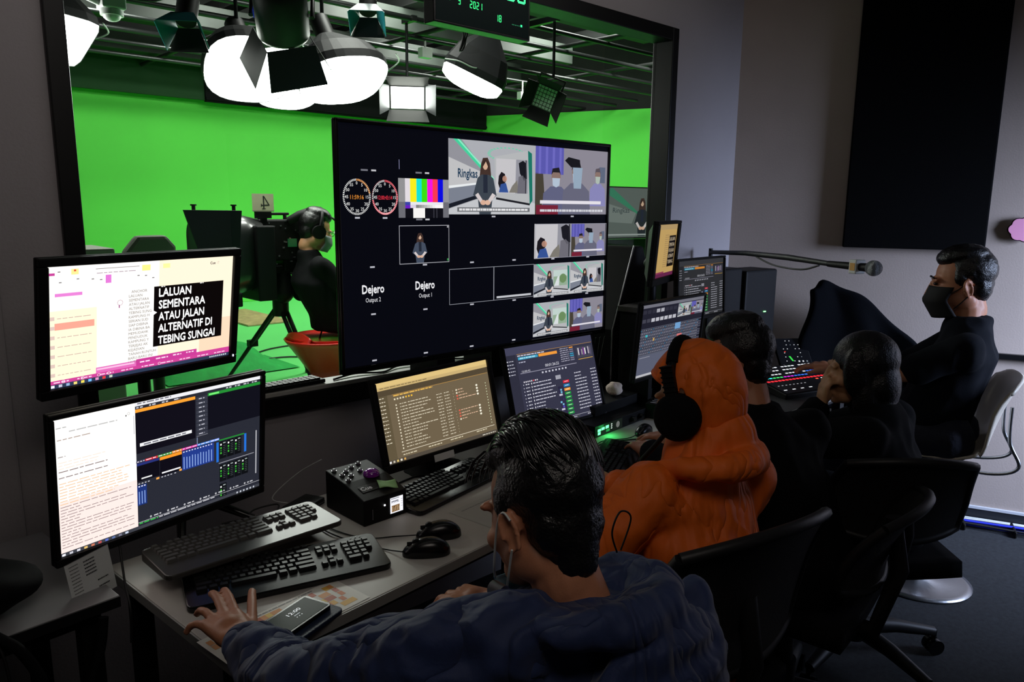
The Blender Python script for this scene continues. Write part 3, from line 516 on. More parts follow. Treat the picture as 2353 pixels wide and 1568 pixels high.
# --- clock
t=thing('digital_clock',(1.905,2.24,2.23),'black digital wall clock with green digits above the window','clock')
g=G(); g.bx(1.672,2.138,2.2,2.26,2.232,2.53); mk('clock_case',g,BLKG,t,bevel=.004)
g=G(); g.bx(1.70,2.10,2.26,2.282,2.46,2.51); mk('wall_bracket',g,BLKM,t)
c=Can(frame_m((1.905,2.199,2.381),0,0),.45,.28,(5,10,9)); gr=(70,255,150)
def seg(c,ch_,u,v,w,h,col,th=.2):
    S={'0':'abcdef','1':'bc','2':'abged','3':'abgcd','4':'fgbc','5':'afgcd','6':'afgecd','7':'abc','8':'abcdefg','9':'abcdfg'}[ch_]; T=th*w; Tv=T*c.w/c.h
    q={'a':(u+T*.5,v,u+w-T*.5,v+Tv),'g':(u+T*.5,v+h/2-Tv/2,u+w-T*.5,v+h/2+Tv/2),'d':(u+T*.5,v+h-Tv,u+w-T*.5,v+h),'f':(u,v+Tv*.5,u+T,v+h/2-Tv*.2),'b':(u+w-T,v+Tv*.5,u+w,v+h/2-Tv*.2),'e':(u,v+h/2+Tv*.2,u+T,v+h-Tv*.5),'c':(u+w-T,v+h/2+Tv*.2,u+w,v+h-Tv*.5)}
    for k in S: c.rect(*q[k],col,3)
for ch_,u in zip('120100',(.09,.215,.42,.57,.735,.86)):
    seg(c,ch_,u,.13,.095,.44,gr)
seg(c,'7',.57,.13,.095,.44,(5,10,9)) if 0 else None
for u in (.355,.69): c.rect(u,.26,u+.02,.29,gr,3); c.rect(u,.45,u+.02,.48,gr,3)
for s_,u,v in (('11',.08,.66),('3',.22,.68),('2021',.34,.69),('18',.62,.78)):
    for k,ch_ in enumerate(s_): seg(c,ch_,u+.035*k,v,.025,.09,(60,240,130),.25)
c.rect(.9,.84,.92,.87,(60,240,150),3); c.dash(.8,.855,.09,.012,(30,90,60),3)
mk('display',c,screen_mat('display glow clock',1.6),t)
# ---------------------------------------------------------------- desks and tables
DM=Matrix.Translation((.503,1.305,0))@Matrix.Rotation(R(6),4,'Z')
def desk(name,label,M,x0,x1,y0,y1,z=.73,edge=DESKE,top=DESK,legs=True):
    p=M@V(((x0+x1)/2,(y0+y1)/2,0)); t=thing(name,p,label,'desk')
    g=G(); g.M=M; g.bx(x0,x1,y0,y1,z-.025,z); mk('desktop',g,top,t,bevel=.002)
    g=G(); g.M=M; g.bx(x0-.003,x1,y0-.004,y0,z-.026,z-.001); g.bx(x0-.004,x0,y0,y1,z-.026,z-.001); mk('edge_band',g,edge,t,bevel=.001)
    for lx in (x0+.05,x1-.05):
        for ly in (y0+.06,y1-.05):
            g=G(); g.M=M; g.bx(lx-.022,lx+.022,ly-.022,ly+.022,.003,z-.025); mk('leg',g,BLKM,t,bevel=.003)
    for yy in (y0+.05,y1-.07):
        g=G(); g.M=M; g.bx(x0+.03,x1-.03,yy,yy+.02,z-.07,z-.026); mk('frame_rail',g,BLKM,t)
    return t
desk('desk','white laminate desk carrying the two stacked keyboards',DM,0,1.48,0,.6)
desk('desk','white laminate desk in front of the orange hooded person',DM,1.485,2.47,0,.6)
desk('desk','dark-edged desk under the lit switcher panel, at far wall',Matrix(),2.99,3.74,1.48,2.26,top=mat('dark laminate',(60,60,62),.4))
desk('table','grey table with black front edge, left of the white desk',Matrix.Translation((.44,1.735,0))@Matrix.Rotation(R(6),4,'Z'),-1.5,-.02,0,.5,edge=BLKM,top=mat('grey laminate',(128,126,128),.45,var=.05))
# ---------------------------------------------------------------- keyboards
KEYM=mat('key plastic',(14,14,15),.5,spec=.35,bump=.03,bscale=200); KEYT=mat('key plastic with painted sheen',(78,77,74),.5)  # second keycap grey has reflected light put into its colour
def keyboard(label,c,yaw,tilt,w=.45,d=.155,hgt=.024,body=BLKG,keym=KEYM,feet=0,brandless=True,roll=0,legend=False):
    t=thing('keyboard',c,label,'keyboard','keyboards on the white desks'); t.rotation_euler=(R(tilt),R(roll),R(yaw)); 
    M=wm(t)
    g=G(); g.M=M; r=.018
    pl=[]
    for cx,cy,a0 in ((w/2-r,d/2-r,0),(-w/2+r,d/2-r,90),(-w/2+r,-d/2+r,180),(w/2-r,-d/2+r,270)):
        for k in range(5): a=R(a0+22.5*k); pl.append((cx+r*math.cos(a),cy+r*math.sin(a)))
    n=len(pl); vs=[(x,y,0) for x,y in pl]+[(x,y,hgt*(.55+.45*(y/d+.5))) for x,y in pl]
    g.add(vs,[tuple(range(n-1,-1,-1)),tuple(range(n,2*n))]+[(i,(i+1)%n,n+(i+1)%n,n+i) for i in range(n)]); mk('case',g,body,t,bevel=.003)
    if feet:
        for sx in (-1,1):
            g=G(); g.M=M; g.box((sx*(w/2-.05),d/2-.02,-feet/2),(.02,.01,feet)); mk('foot',g,BLK,t)
    # key shape: a small tapered cap
    def key(kw,name):
        g=G(); a=.0165*kw-.0015; b=.015; h=.008
        g.add([(-a/2,-b/2,0),(a/2,-b/2,0),(a/2,b/2,0),(-a/2,b/2,0),(-a/2+.002,-b/2+.002,h),(a/2-.002,-b/2+.002,h),(a/2-.002,b/2-.0015,h),(-a/2+.002,b/2-.0015,h)],[(0,3,2,1),(4,5,6,7),(0,1,5,4),(1,2,6,5),(2,3,7,6),(3,0,4,7)])
        me=bpy.data.meshes.new(name); me.from_pydata([tuple(p) for p in g.v],[],g.f); me.materials.append(keym); return me
    K={}
    rows=[]; u=.0172; x0=-w/2+.022; yt=d/2-.034
    rows.append((yt+.020,[(1,i) for i in (0,2,3,4,5,6.5,7.5,8.5,9.5,11,12,13,14)]))
    rows.append((yt,[(1,i) for i in range(13)]+[(2,13)])); rows.append((yt-.018,[(1.5,0)]+[(1,1.5+i) for i in range(12)]+[(1.5,13.5)]))
    rows.append((yt-.036,[(1.75,0)]+[(1,1.75+i) for i in range(11)]+[(2.25,12.75)])); rows.append((yt-.054,[(2.25,0)]+[(1,2.25+i) for i in range(10)]+[(2.75,12.25)]))
    rows.append((yt-.072,[(1.5,0),(1.25,1.5),(1.25,2.75),(6,4),(1.25,10),(1.25,11.25),(2.5,12.5)]))
    for i,x in ((0,15.6),(1,15.6)): rows.append((yt-.018*i,[(1,x),(1,x+1),(1,x+2)]))
    rows.append((yt-.054,[(1,16.6)])); rows.append((yt-.072,[(1,15.6),(1,16.6),(1,17.6)]))
    for i in range(4): rows.append((yt-.018*i,[(1,19.2),(1,20.2),(1,21.2)]+([(1,22.2)] if i<3 else [])))
    rows.append((yt-.072,[(2,19.2),(1,21.2)]))
    sc_=(w-.044)/(23.2*u); cnt=0; rest=G(); rest.M=M
    for y,ks in rows:
        for kw,kx in ks:
            x=x0+(kx+kw/2)*u*sc_; z=hgt*(.55+.45*(y/d+.5))-.001
            cnt+=1
            if cnt>100: rest.box((x,y,z+.0045),(.0165*kw*sc_-.0025,.013,.008)); continue
            if kw not in K: K[kw]=key(kw*sc_,'key')
            o=bpy.data.objects.new('key',K[kw]); C.objects.link(o); o.parent=t; o.location=(x,y,z)
    if rest.v: mk('key',rest,keym,t,kind='stuff')
    for k in range(3):
        pass
    g=G(); g.M=M
    for k in range(3): g.box((w/2-.06+.012*k,d/2-.012,hgt+.0002),(.004,.002,.0006))
    mk('indicator_strip',g,mat('pale legend',(170,172,172),.5),t)
    return t
keyboard('black keyboard nearest the hand, front of the two stacked ones',(.745,1.565,.732),-15,1,.46,.165,.026)
t=keyboard('grey-topped keyboard resting behind and on the front keyboard',(.716,1.728,.768),1.5,-2.5,.45,.175,.024,body=mat('grey sheen plastic',(56,54,51),.38),keym=KEYT,feet=.028)
keyboard('black keyboard between control box and dark-haired man in navy',(1.375,1.755,.732),13,1,.44,.155)
keyboard('black keyboard beside the green-lit box, below dark playout monitor',(1.93,1.545,.732),28,1,.44,.15)
# ---------------------------------------------------------------- mice with cables
def mouse(label,c,yaw,cable,s=1.0):
    t=thing('mouse',c,label,'mouse','computer mice on the white desks'); t.rotation_euler=(0,0,R(yaw)); M=wm(t); L_,W2,H=.058*s,.031*s,.036*s
    def fn(u,v,top=True):
        a=2*PI*u; r=math.sin(PI/2*v); x=-L_*math.cos(a)*r*(1); wd=W2*(1+.12*math.cos(2*a)-.10*math.cos(a)); y=wd*math.sin(a)*r; z=.006+H*math.cos(PI/2*v)**.8*(1-.30*(x/L_)**2 + .12*(x/L_)); return M@V((x,y,z))
    g=G(); g.grid(fn,28,10); g.M=M; n=28
    g.add([(-L_*math.cos(2*PI*i/n)*1.0,W2*(1+.12*math.cos(4*PI*i/n)-.1*math.cos(2*PI*i/n))*math.sin(2*PI*i/n),z) for z in (.0,.0065) for i in range(n)],[(i,(i+1)%n,n+(i+1)%n,n+i) for i in range(n)],True)
    sh_=mk('shell',g,BLKG,t)
    g=G(); g.M=M; g.cyl((-L_*.42,-.004,H*.86),(-L_*.42,.004,H*.86),.010*s,n=18); mk('wheel',g,RUB,sh_)
    g=G(); g.M=M; g.box((-L_*.55,0,H*.66+.004),(L_*.5,.0012,.012)); mk('button_split',g,RUB,sh_)
    if cable:
        g=G(); P=[M@V((-L_,0,.010))]+[V(p) for p in cable]; g.tube(smooth_path(P),.0019,6); mk('cable',g,RUB,t)
    return t
def smooth_path(P,n=8):
    out=[]; Q=[P[0]]+P+[P[-1]]
    for i in range(1,len(Q)-2):
        for k in range(n):
            s=k/n; a,b,c,d=Q[i-1],Q[i],Q[i+1],Q[i+2]
            out.append(.5*((2*b)+(c-a)*s+(2*a-5*b+4*c-d)*s*s+(3*b-a-3*c+d)*s**3))
    out.append(P[-1]); return out
mouse('black mouse lying nearer the desk front edge',(1.055,1.437,.731),-62+30,[(.99,1.52,.733),(.965,1.575,.733),(.945,1.64,.733),(.93,1.70,.735),(.93,1.78,.733)],1.05)
mouse('black mouse lying farther back, beside the nearer mouse',(1.14,1.497,.731),-50+22,[(1.05,1.57,.733),(1.0,1.60,.733),(.968,1.65,.733),(.95,1.72,.733),(.945,1.79,.733)],1.05)
mouse('small dark mouse behind the third keyboard by television',(1.73,1.86,.731),20,[(1.66,1.89,.733),(1.58,1.885,.733)],.8)
mouse('dark mouse on green-lit desk left of the headset microphone',(2.30,1.70,.731),10,[(2.2,1.70,.733),(2.1,1.74,.733),(2.02,1.71,.733)],.9)
# ---------------------------------------------------------------- control box
t=thing('control_box',(1.09,1.775,.731),'black control box with silver knobs and purple dome button','control box'); M=Matrix.Translation((1.092,1.775,.731))@Matrix.Rotation(R(2),4,'Z')
g=G(); g.M=M; hw=.072; prof=[(-.095,0),(.1,0),(.1,.112),(.0,.098),(-.095,.072)]
g.add([(x,y,z) for x in (-hw,hw) for y,z in prof],[(4,3,2,1,0),(5,6,7,8,9)]+[(i,(i+1)%5,5+(i+1)%5,5+i) for i in range(5)]); mk('case',g,BLK,t,bevel=.003)
def topz(y): return .098+(y/.1)*.014 if y>0 else .098+(y/.095)*.026
for i,(x,y) in enumerate([(-.055,.08),(-.028,.06),(-.05,.045),(0,.075),(.03,.085),(.01,.045),(-.03,.03),(-.052,.01)]):
    g=G(); g.M=M; g.cyl((x,y,topz(y)-.001),(x,y,topz(y)+.003),.0075,n=14); g.ell((x,y,topz(y)+.004),(.006,.006,.005),n=12,m=8); mk('knob',g,STEEL,t)
g=G(); g.M=M; g.lathe([(.024,0),(.024,.006),(.021,.012),(.014,.017),(.006,.0195),(.0005,.02)],(.025,.01,topz(.01)-.002)); mk('dome_button',g,mat('purple gloss plastic',(120,24,140),.15,coat=1),t,label='purple dome button')
rotx=Matrix.Rotation(math.atan(.026/.095),4,'X')
c=Can(M@Matrix.Translation((-.01,-.045,topz(-.045)+.0012))@Matrix.Rotation(math.atan(.026/.095),4,'X')@Matrix.Rotation(R(-90),4,'X'),.08,.03,(14,14,15)); c.text('Cue',.02,.75,.5,(225,225,230),2,bold=True); LET=(c,t)
c=Can(M@Matrix.Translation((.036,-.0965,.036)),.044,.046,(225,225,232)); c.rect(.05,.05,.7,.1,(120,120,130),2); c.dash(.08,.2,.55,.08,(90,90,100),2); c.text('11:59:46',.08,.36,.1,(60,60,70),3,width=.6); c.rect(.1,.5,.72,.92,(120,92,60),2)
for i in range(9): c.rect(.12+.065*i,.55+.04*(i%3),.165+.065*i,.85,(60,46,36) if i%2 else (190,160,120),3)
for i in range(4): c.rect(.82,.2+.15*i,.95,.22+.15*i,(90,90,100),3)
mk('small_display',c,screen_mat('display glow box',1.3),t)
g=G(); g.M=M; g.box((-.005,-.097,.045),(.004,.002,.004)); mk('indicator',g,mat('white indicator light',(240,240,245),emit=(240,240,245),es=3),t)
g=G(); g.M=M; g.box((-.045,-.0965,.028),(.0014,.002,.03)); mk('slot',g,mat('grey line',(110,110,115),.5),t)
g=G(); g.M=M@Matrix.Translation((.035,-.055,topz(-.055)+.003))@rotx@Matrix.Rotation(R(-20),4,'Z'); g.grid(lambda u,v:((u-.5)*.055,(v-.5)*.038,.003*math.sin(5*u+2*v)),8,6)
o=mk('sticky_note',g,mat('pale green paper',(150,196,130),.7,var=.06,vscale=50),solid=.0006,label='crumpled pale green sticky note on the black control box',cat='note')
# ---------------------------------------------------------------- phone, case, schedule sheet, receipt, plug adapter
t=thing('smartphone',(.652,1.358,.742),'black smartphone showing 12:00 lock screen on blue case','phone'); t.rotation_euler=(0,0,R(20)); M=wm(t)
def rrect(w,h,r,n=5):
    return [(cx+r*math.cos(R(a0+90*k/n)),cy+r*math.sin(R(a0+90*k/n))) for cx,cy,a0 in ((w/2-r,h/2-r,0),(-w/2+r,h/2-r,90),(-w/2+r,-h/2+r,180),(w/2-r,-h/2+r,270)) for k in range(n+1)]
def slab(g,M,w,h,r,z0,z1): g.M=M; g.prism(rrect(w,h,r),-z0,-z1,Matrix.Rotation(R(90),4,'X')@Matrix.Diagonal((1,-1,1,1)) if 0 else Matrix(((1,0,0,0),(0,0,1,0),(0,-1,0,0),(0,0,0,1))))
g=G(); slab(g,M,.155,.078,.012,0,.009); mk('phone_body',g,mat('glossy dark glass',(6,9,7),.2),t,bevel=.001)
c=Can(M@Matrix.Translation((0,0,.0095))@Matrix.Rotation(R(-90),4,'X'),.14,.066,(8,16,10)); c.text('12:00',.45,.42,.15,(235,238,240),2,width=.26); c.dash(.5,.52,.12,.04,(170,175,180),2)
for i in range(3): c.ellp(.50+.05*i,.66,.009,.02,(235,238,240),2,10)
mk('screen',c,screen_mat('display glow phone',1.0),t)
g=G(); slab(g,Matrix.Translation((.664,1.344,.7315))@Matrix.Rotation(R(20),4,'Z'),.165,.088,.012,0,.0095); mk('phone_case',g,mat('blue leather phone case',(18,34,62),.5,bump=.3,bscale=300),label='dark blue phone case lying under the smartphone',cat='phone case',bevel=.002)
c=Can(Matrix.Translation((.655,1.39,.7308))@Matrix.Rotation(R(8),4,'Z')@Matrix.Rotation(R(-90),4,'X'),.34,.13,(226,224,216))
rc=random.Random(3)
for i in range(26):
    for j in range(5):
        if rc.random()<.42: c.rect(.03+.036*i,.12+.16*j,.066+.036*i,.26+.16*j,rc.choice([(214,120,60),(232,180,70),(190,90,60),(236,200,90),(222,150,80)]),1)
c.dash(.1,.05,.7,.03,(150,150,150),2)
sheetm=mat('printed paper',(228,226,218),.7); M_=bpy.data.materials.new('printed sheet'); M_.use_nodes=True; nt=M_.node_tree; a=nt.nodes.new('ShaderNodeVertexColor'); a.layer_name='col'; nt.links.new(a.outputs[0],nt.nodes['Principled BSDF'].inputs['Base Color']); nt.nodes['Principled BSDF'].inputs['Roughness'].default_value=.6; PRINT=M_
for i in range(len(c.v)): c.v[i].z+= 0
mk('lettering',LET[0],PRINT,LET[1]); mk('schedule_sheet',c,PRINT,label='paper schedule with orange and yellow blocks under keyboard and phone',cat='paper')
c=Can(Matrix.Translation((1.42,1.52,.7308))@Matrix.Rotation(R(8),4,'Z')@Matrix.Rotation(R(-90),4,'X'),.3,.21,(170,168,162)); c.dash(.1,.1,.6,.02,(130,130,128),1)
mk('blank_sheet',c,PRINT,label='plain pale sheet on white desk in front of the third keyboard',cat='paper')
Bm=frame_m((.581,1.841,.987),R(13.6),R(-5.3))
c=Can(Bm@Matrix.Translation((-.205,-.018,-.222))@Matrix.Rotation(R(-9),4,'Y'),.098,.118,(232,236,234)); c.rect(0,0,1,.01,(140,140,140),1)
for i in range(11):
    c.dash(.08,.08+.075*i,.2,.02,(130,132,132),2); 
    if i<5 or i in(7,9): c.dash(.4 if i<5 else .62,.1+.075*i,.25,.03,(74,76,78),2)
mk('receipt_slip',c,PRINT,label='white printed receipt slip hanging from the lower left monitor',cat='receipt')
t=thing('power_adapter',(.965,1.91,.731),'flat black device with grey edge left of the control box','device'); t.rotation_euler=(0,0,R(25)); M=wm(t)
g=G(); slab(g,M,.11,.07,.006,0,.018); mk('case',g,BLKG,t,bevel=.002); g=G(); slab(g,M,.112,.072,.006,.006,.009); mk('grey_trim',g,ALU,t)
g=G(); g.tube(smooth_path([V((.93,1.94,.745)),V((.9,1.975,.76)),V((1.0,2.01,.80)),V((1.06,1.97,.84))]),.002,6); mk('cable',g,mat('pale cable',(150,150,148),.5),label='thin pale cable looping behind the control box',cat='cable')
for lab,P in [('black cable coiled between the lower left monitor and control box',[(.80,1.93,.734),(.84,1.97,.74),(.90,1.94,.75),(.86,1.90,.738),(.81,1.935,.734),(.74,1.95,.734)]),('black cable running from grey-topped keyboard behind monitor stand',[(.75,1.81,.76),(.78,1.86,.735),(.84,1.90,.734),(.93,1.95,.734)]),
   ('black cable lying behind the third keyboard',[(1.55,1.8,.74),(1.52,1.86,.733),(1.42,1.87,.733),(1.36,1.9,.733),(1.25,1.88,.733)]),('black cable on green-lit desk toward the headset microphone',[(2.0,1.69,.735),(2.08,1.72,.733),(2.2,1.68,.733),(2.34,1.6,.733),(2.5,1.62,.733)]),
   ('black cable hanging down in front of lower left monitor corner',[(.45,1.82,.82),(.44,1.76,.74),(.435,1.715,.70),(.43,1.71,.62)])]:
    g=G(); g.tube(smooth_path([V(p) for p in P]),.0026,6); mk('cable',g,RUB,label=lab,cat='cable')
# ---------------------------------------------------------------- rack boxes and small things between the monitors
def gear(label,c,yaw,w,d,h,extra=None,name='rack_unit'):
    t=thing(name,c,label,'equipment'); t.rotation_euler=(0,0,R(yaw)); M=wm(t); g=G(); g.M=M; g.bx(-w/2,w/2,-d/2,d/2,0,h); mk('case',g,BLK,t,bevel=.002); return t,M
t,M=gear('black rack unit with bright green lit buttons on the desk',(2.30,1.87,.731),6,.40,.13,.046)
c=Can(M@Matrix.Translation((-.10,-.0655,.023)),.18,.04,(8,12,9))
for i,(u,v,w2,h2) in enumerate([(.04,.3,.12,.26),(.18,.25,.12,.26),(.05,.62,.10,.26),(.34,.2,.12,.3)]): c.rect(u,v,u+w2,v+h2,(90,255,140),2)
for i in range(3): c.rect(.55,.2+.2*i,.59,.28+.2*i,(200,230,210),2); 
c.rect(.36,.6,.5,.85,(20,90,40),2); c.ellp(.82,.5,.07,.32,(60,62,60),2)
mk('button_panel',c,screen_mat('green button glow',3.2),t)
for x in (.06,.12): g=G(); g.M=M; g.cyl((x,-.065,.023),(x,-.083,.023),.012,n=16); mk('knob',g,BLKG,t)
gl=bpy.data.lights.new('green_button_light','POINT'); gl.energy=.12; gl.color=(.05,1,.2); gl.shadow_soft_size=.01; o=bpy.data.objects.new('green_button_light',gl); C.objects.link(o); o.parent=t; o.location=(-.13,-.085,.03)
t,M=gear('flat black box under the rack shelf with fader strip',(2.42,1.965,.777),6,.44,.14,.04)
t,M=gear('small black box with a red seven-segment digit',(2.00,1.80,.731),-12,.13,.09,.045,name='counter_box')
c=Can(M@Matrix.Translation((.035,-.0455,.023)),.03,.03,(20,4,5)); seg(c,'3',.3,.15,.4,.7,(255,50,60),.25); mk('digit_display',c,screen_mat('red digit glow',2.5),t)
t=thing('router',(2.18,1.93,.78),'small pale grey box lying on the rack gear, below playout monitor','device'); g=G(); g.M=Matrix.Translation((2.18,1.93,.778))@Matrix.Rotation(R(10),4,'Z'); g.bx(-.06,.06,-.03,.03,0,.018); mk('case',g,WHT,t,bevel=.002); g=G(); g.bx(2.14,2.2,1.92,1.94,.731,.778); mk('standoff',g,BLK,t)
def crumple(name,c,r,m,label,cat,seed=1,squash=.8):
    g=G(); g.ell((0,0,0),(r,r,r*squash),n=18,m=12); rr=random.Random(seed)
    g.v=[V(p)*(1+.28*noise.noise(V(p)/r*1.6+V((seed*3,0,0))))+V(c) for p in g.v]
    return mk(name,g,m,label=label,cat=cat)
crumple('crumpled_tissue',(2.42,1.95,.846),.036,mat('white tissue',(214,196,184),.9,bump=.4,bscale=60),'crumpled white tissue sitting between two dark playout screens','tissue',2)
t,M=gear('black fader mixer with white slots under orange hood edge',(2.60,1.80,.735),20,.2,.14,.06,name='fader_panel')
for i in range(6):
    g=G(); g.M=M; g.box((-.075+.028*i,0,.0605),(.006,.11,.002)); mk('fader_slot',g,mat('pale slot',(190,190,196),.4),t)
    g=G(); g.M=M; g.box((-.075+.028*i,-.03+.012*(i%3),.065),(.016,.012,.01)); mk('fader_cap',g,mat('lilac fader cap',(190,170,210),.4),t)
# dark tower and sloping speaker beside the window
t=thing('speaker_cabinet',(2.62,2.16,.73),'tall black sloping cabinet standing right of the television','cabinet')
g=G(); g.M=Matrix.Translation((2.66,2.15,.73))@Matrix.Rotation(R(6),4,'Z'); g.prism([(-.12,0),(.12,0),(.14,.62),(.10,.70),(.02,.70),(-.13,.34)],-.07,.10); mk('case',g,BLK,t,bevel=.008)
g=G(); g.M=Matrix.Translation((2.66,2.15,.73))@Matrix.Rotation(R(6),4,'Z'); g.tube([(-.134,-.072,.10),(-.134,-.072,.34),(.018,-.072,.704)],.004,6); mk('edge_highlight',g,STEEL,t)  # bright tube stands in for the highlight along the cabinet edge
t=thing('shelf_riser',(2.66,1.95,.731),'dark riser shelf under the small turned monitor','shelf')
g=G(); g.M=Matrix.Translation((2.68,1.965,.731))@Matrix.Rotation(R(8),4,'Z'); g.bx(-.16,.16,-.1,.08,.43,.455); mk('shelf_board',g,mat('dark brown board',(54,50,48),.5),t,bevel=.003)
g=G(); g.M=Matrix.Translation((2.68,1.965,.731))@Matrix.Rotation(R(8),4,'Z'); g.bx(-.15,-.12,-.08,.07,.0,.43); g.bx(.12,.15,-.08,.07,.0,.43); g.bx(-.12,.12,.05,.07,.0,.43); mk('side_panel',g,BLK,t)
g=G()
for k in range(3): g.tube(smooth_path([V((2.42+.03*k,2.06,1.05)),V((2.43+.02*k,2.08,.9)),V((2.40+.03*k,2.07,.76)),V((2.46+.03*k,2.03,.74))]),.003,6)
mk('cable_loom',g,RUB,label='bundle of black cables hanging at the television right corner',cat='cable')
# far speaker / tower with green light, control surfaces
t=thing('computer_tower',(3.45,2.0,.73),'black case with one green light against the corner wall','computer'); Mx=Matrix.Translation((3.47,1.98,.731))@Matrix.Rotation(R(-4),4,'Z')
g=G(); g.M=Mx; g.bx(-.02,.26,-.03,.14,0,.56); g.bx(-.30,-.025,-.01,.14,0,.575); mk('case',g,BLK,t,bevel=.01)
g=G(); g.M=Mx; g.box((.16,-.032,.34),(.018,.004,.005)); mk('power_light',g,mat('green power light',(120,255,120),emit=(120,255,130),es=4),t)
t=thing('button_panel',(3.72,1.80,.74),'angled black control panel dotted with small lit keys','control panel'); Mx=Matrix.Translation((3.72,1.80,.84))@Matrix.Rotation(R(-35),4,'Z')@Matrix.Rotation(R(50),4,'X')
g=G(); g.M=Mx; g.bx(-.09,.09,-.11,.11,-.02,0); mk('panel_plate',g,BLK,t,bevel=.003)
c=Can(Mx@Matrix.Translation((0,0,.001))@Matrix.Rotation(R(-90),4,'X'),.17,.21,(6,7,9)); rr=random.Random(5)
for i in range(7):
    for j in range(8):
        if rr.random()<.6: c.rect(.06+.13*i,.05+.115*j,.06+.13*i+(.05 if j>4 and i>3 else .03),.05+.115*j+(.04 if j>4 and i>3 else .02),(225,228,235) if rr.random()<.85 else (120,130,140),2)
c.rect(.2,.36,.25,.38,(255,60,50),3); c.poly([(.3,.5),(.36,.5),(.44,.64),(.38,.64)],(60,230,80),3)
mk('lit_keys',c,screen_mat('lit key glow',1.0),t)
t=thing('vision_switcher',(3.55,1.72,.73),'wide vision switcher with red, blue and white lit button rows','switcher'); Mx=Matrix.Translation((3.56,1.66,.785))@Matrix.Rotation(R(-16),4,'Z')@Matrix.Rotation(R(10),4,'X')
g=G(); g.M=Mx; g.bx(-.30,.22,-.17,.15,-.035,0); mk('console_body',g,BLK,t,bevel=.006)
c=Can(Mx@Matrix.Translation((-.04,-.01,.001))@Matrix.Rotation(R(-90),4,'X'),.50,.30,(7,7,9))
for j,(v,cols) in enumerate([(.04,'w'),(.16,'w'),(.30,'wwb'),(.42,'cgmbbrr'),(.53,'rrrrrrrrr')]):
    P={'w':(215,220,228),'b':(50,110,255),'c':(50,220,230),'g':(60,230,100),'m':(200,40,220),'r':(255,40,50)}
    for i in range(20):
        if j<3 and (i+j)%5==4: continue
        col=P[cols[min(len(cols)-1,i*len(cols)//20)]]; big=.042 if j==4 else .03
        c.rect(.02+.048*i,v,.02+.048*i+.034,v+big,col,2)
for i in range(8): c.rect(.05+.05*i,.72,.07+.05*i,.735,(150,150,156),2)
for i in range(5): c.rect(.62+.07*i,.62,.65+.07*i,.65,(255,90,60) if i%3==0 else (200,205,210),2)
for i in range(4): c.rect(.03+.11*i,.88,.07+.11*i,.90,(220,225,230),2)
mk('lit_buttons',c,screen_mat('switcher glow',1.9),t)
g=G(); g.M=Mx; g.box((.14,-.06,.02),(.012,.05,.03)); g.box((.14,-.06,.04),(.05,.014,.014)); mk('transition_lever',g,BLKG,t)
# microphone on a boom
t=thing('microphone_boom',(3.02,2.12,.73),'handheld microphone with white flag on a black boom arm','microphone')
tip=V((2.83,1.11,1.392)); root=V((3.50,2.2,1.372)); 
g=G(); b=V((2.90,1.28,1.392)); g.tube([root,root.lerp(b,.35)+V((0,0,.012)),root.lerp(b,.7)+V((0,0,.01)),b],[.011,.012,.013,.010],10); mk('boom_arm',g,BLKM,t)
g=G(); g.cyl((3.50,2.2,.745),root+V((0,0,.02)),.011,n=12); g.cyl((3.50,2.2,.731),(3.50,2.2,.75),.05,n=24); mk('stand',g,BLKM,t)
dr=(tip-b).normalized(); g=G(); g.cyl(b-dr*.02,tip,.012,.016,n=16); mk('mic_handle',g,BLK,t)
g=G(); q=tip-dr*.06; rotm=dr.to_track_quat('X','Z').to_matrix(); g.box(q,(.035,.046,.052),rotm); mk('mic_flag',g,WHT,t,bevel=.003)
g=G()
for sgn in (-1,1): g.box(q+rotm@V((0,sgn*.0235,.0)),(.024,.001,.028),rotm)
mk('flag_print',g,mat('orange print',(204,150,60),.5),t)
g=G(); g.ell(tip+dr*.018,(.031,.029,.029),rotm,n=20,m=14); mk('mic_grille',g,mat('silver wire mesh',(150,152,156),.35,metal=.8,bump=1,bscale=900),t)
g=G(); g.tube(smooth_path([b.lerp(root,.08)+V((0,0,-.01)),b.lerp(root,.2)+V((0,0,-.035)),b.lerp(root,.4)+V((0,0,-.03)),b.lerp(root,.55)+V((0,0,.0))]),.004,6); mk('cable',g,RUB,t)
# acoustic panel and cloud sticker on the right wall
g=G(); g.M=RW; g.bx(.592,1.244,-.055,-.001,1.405,2.72); mk('acoustic_panel',g,FOAM,bevel=.008,label='tall black acoustic panel hung on the right wall',cat='acoustic panel')
t=thing('wall_sticker',RW@V((1.40,-.01,1.5)),'pink cloud-shaped cut-out standing off the right wall','sticker')
cl=[(1.40+.058*math.cos(a)*(1+.14*abs(math.sin(3.5*a))),1.515+.052*math.sin(a)*(1+.14*abs(math.sin(3.5*a)))) for a in [2*PI*i/64 for i in range(64)]]
g=G(); g.M=RW; g.prism([(1.40+(x-1.40)*1.08,1.515+(z-1.515)*1.08) for x,z in cl],-.030,-.022); mk('outline',g,mat('dark outline ink',(40,20,34),.5),t)
g=G(); g.M=RW; g.prism(cl,-.034,-.030); mk('cloud_shape',g,mat('pink card',(226,150,186),.6),t)
g=G(); g.M=RW; g.bx(1.38,1.42,-.022,0,1.49,1.53); mk('spacer',g,WHT,t)
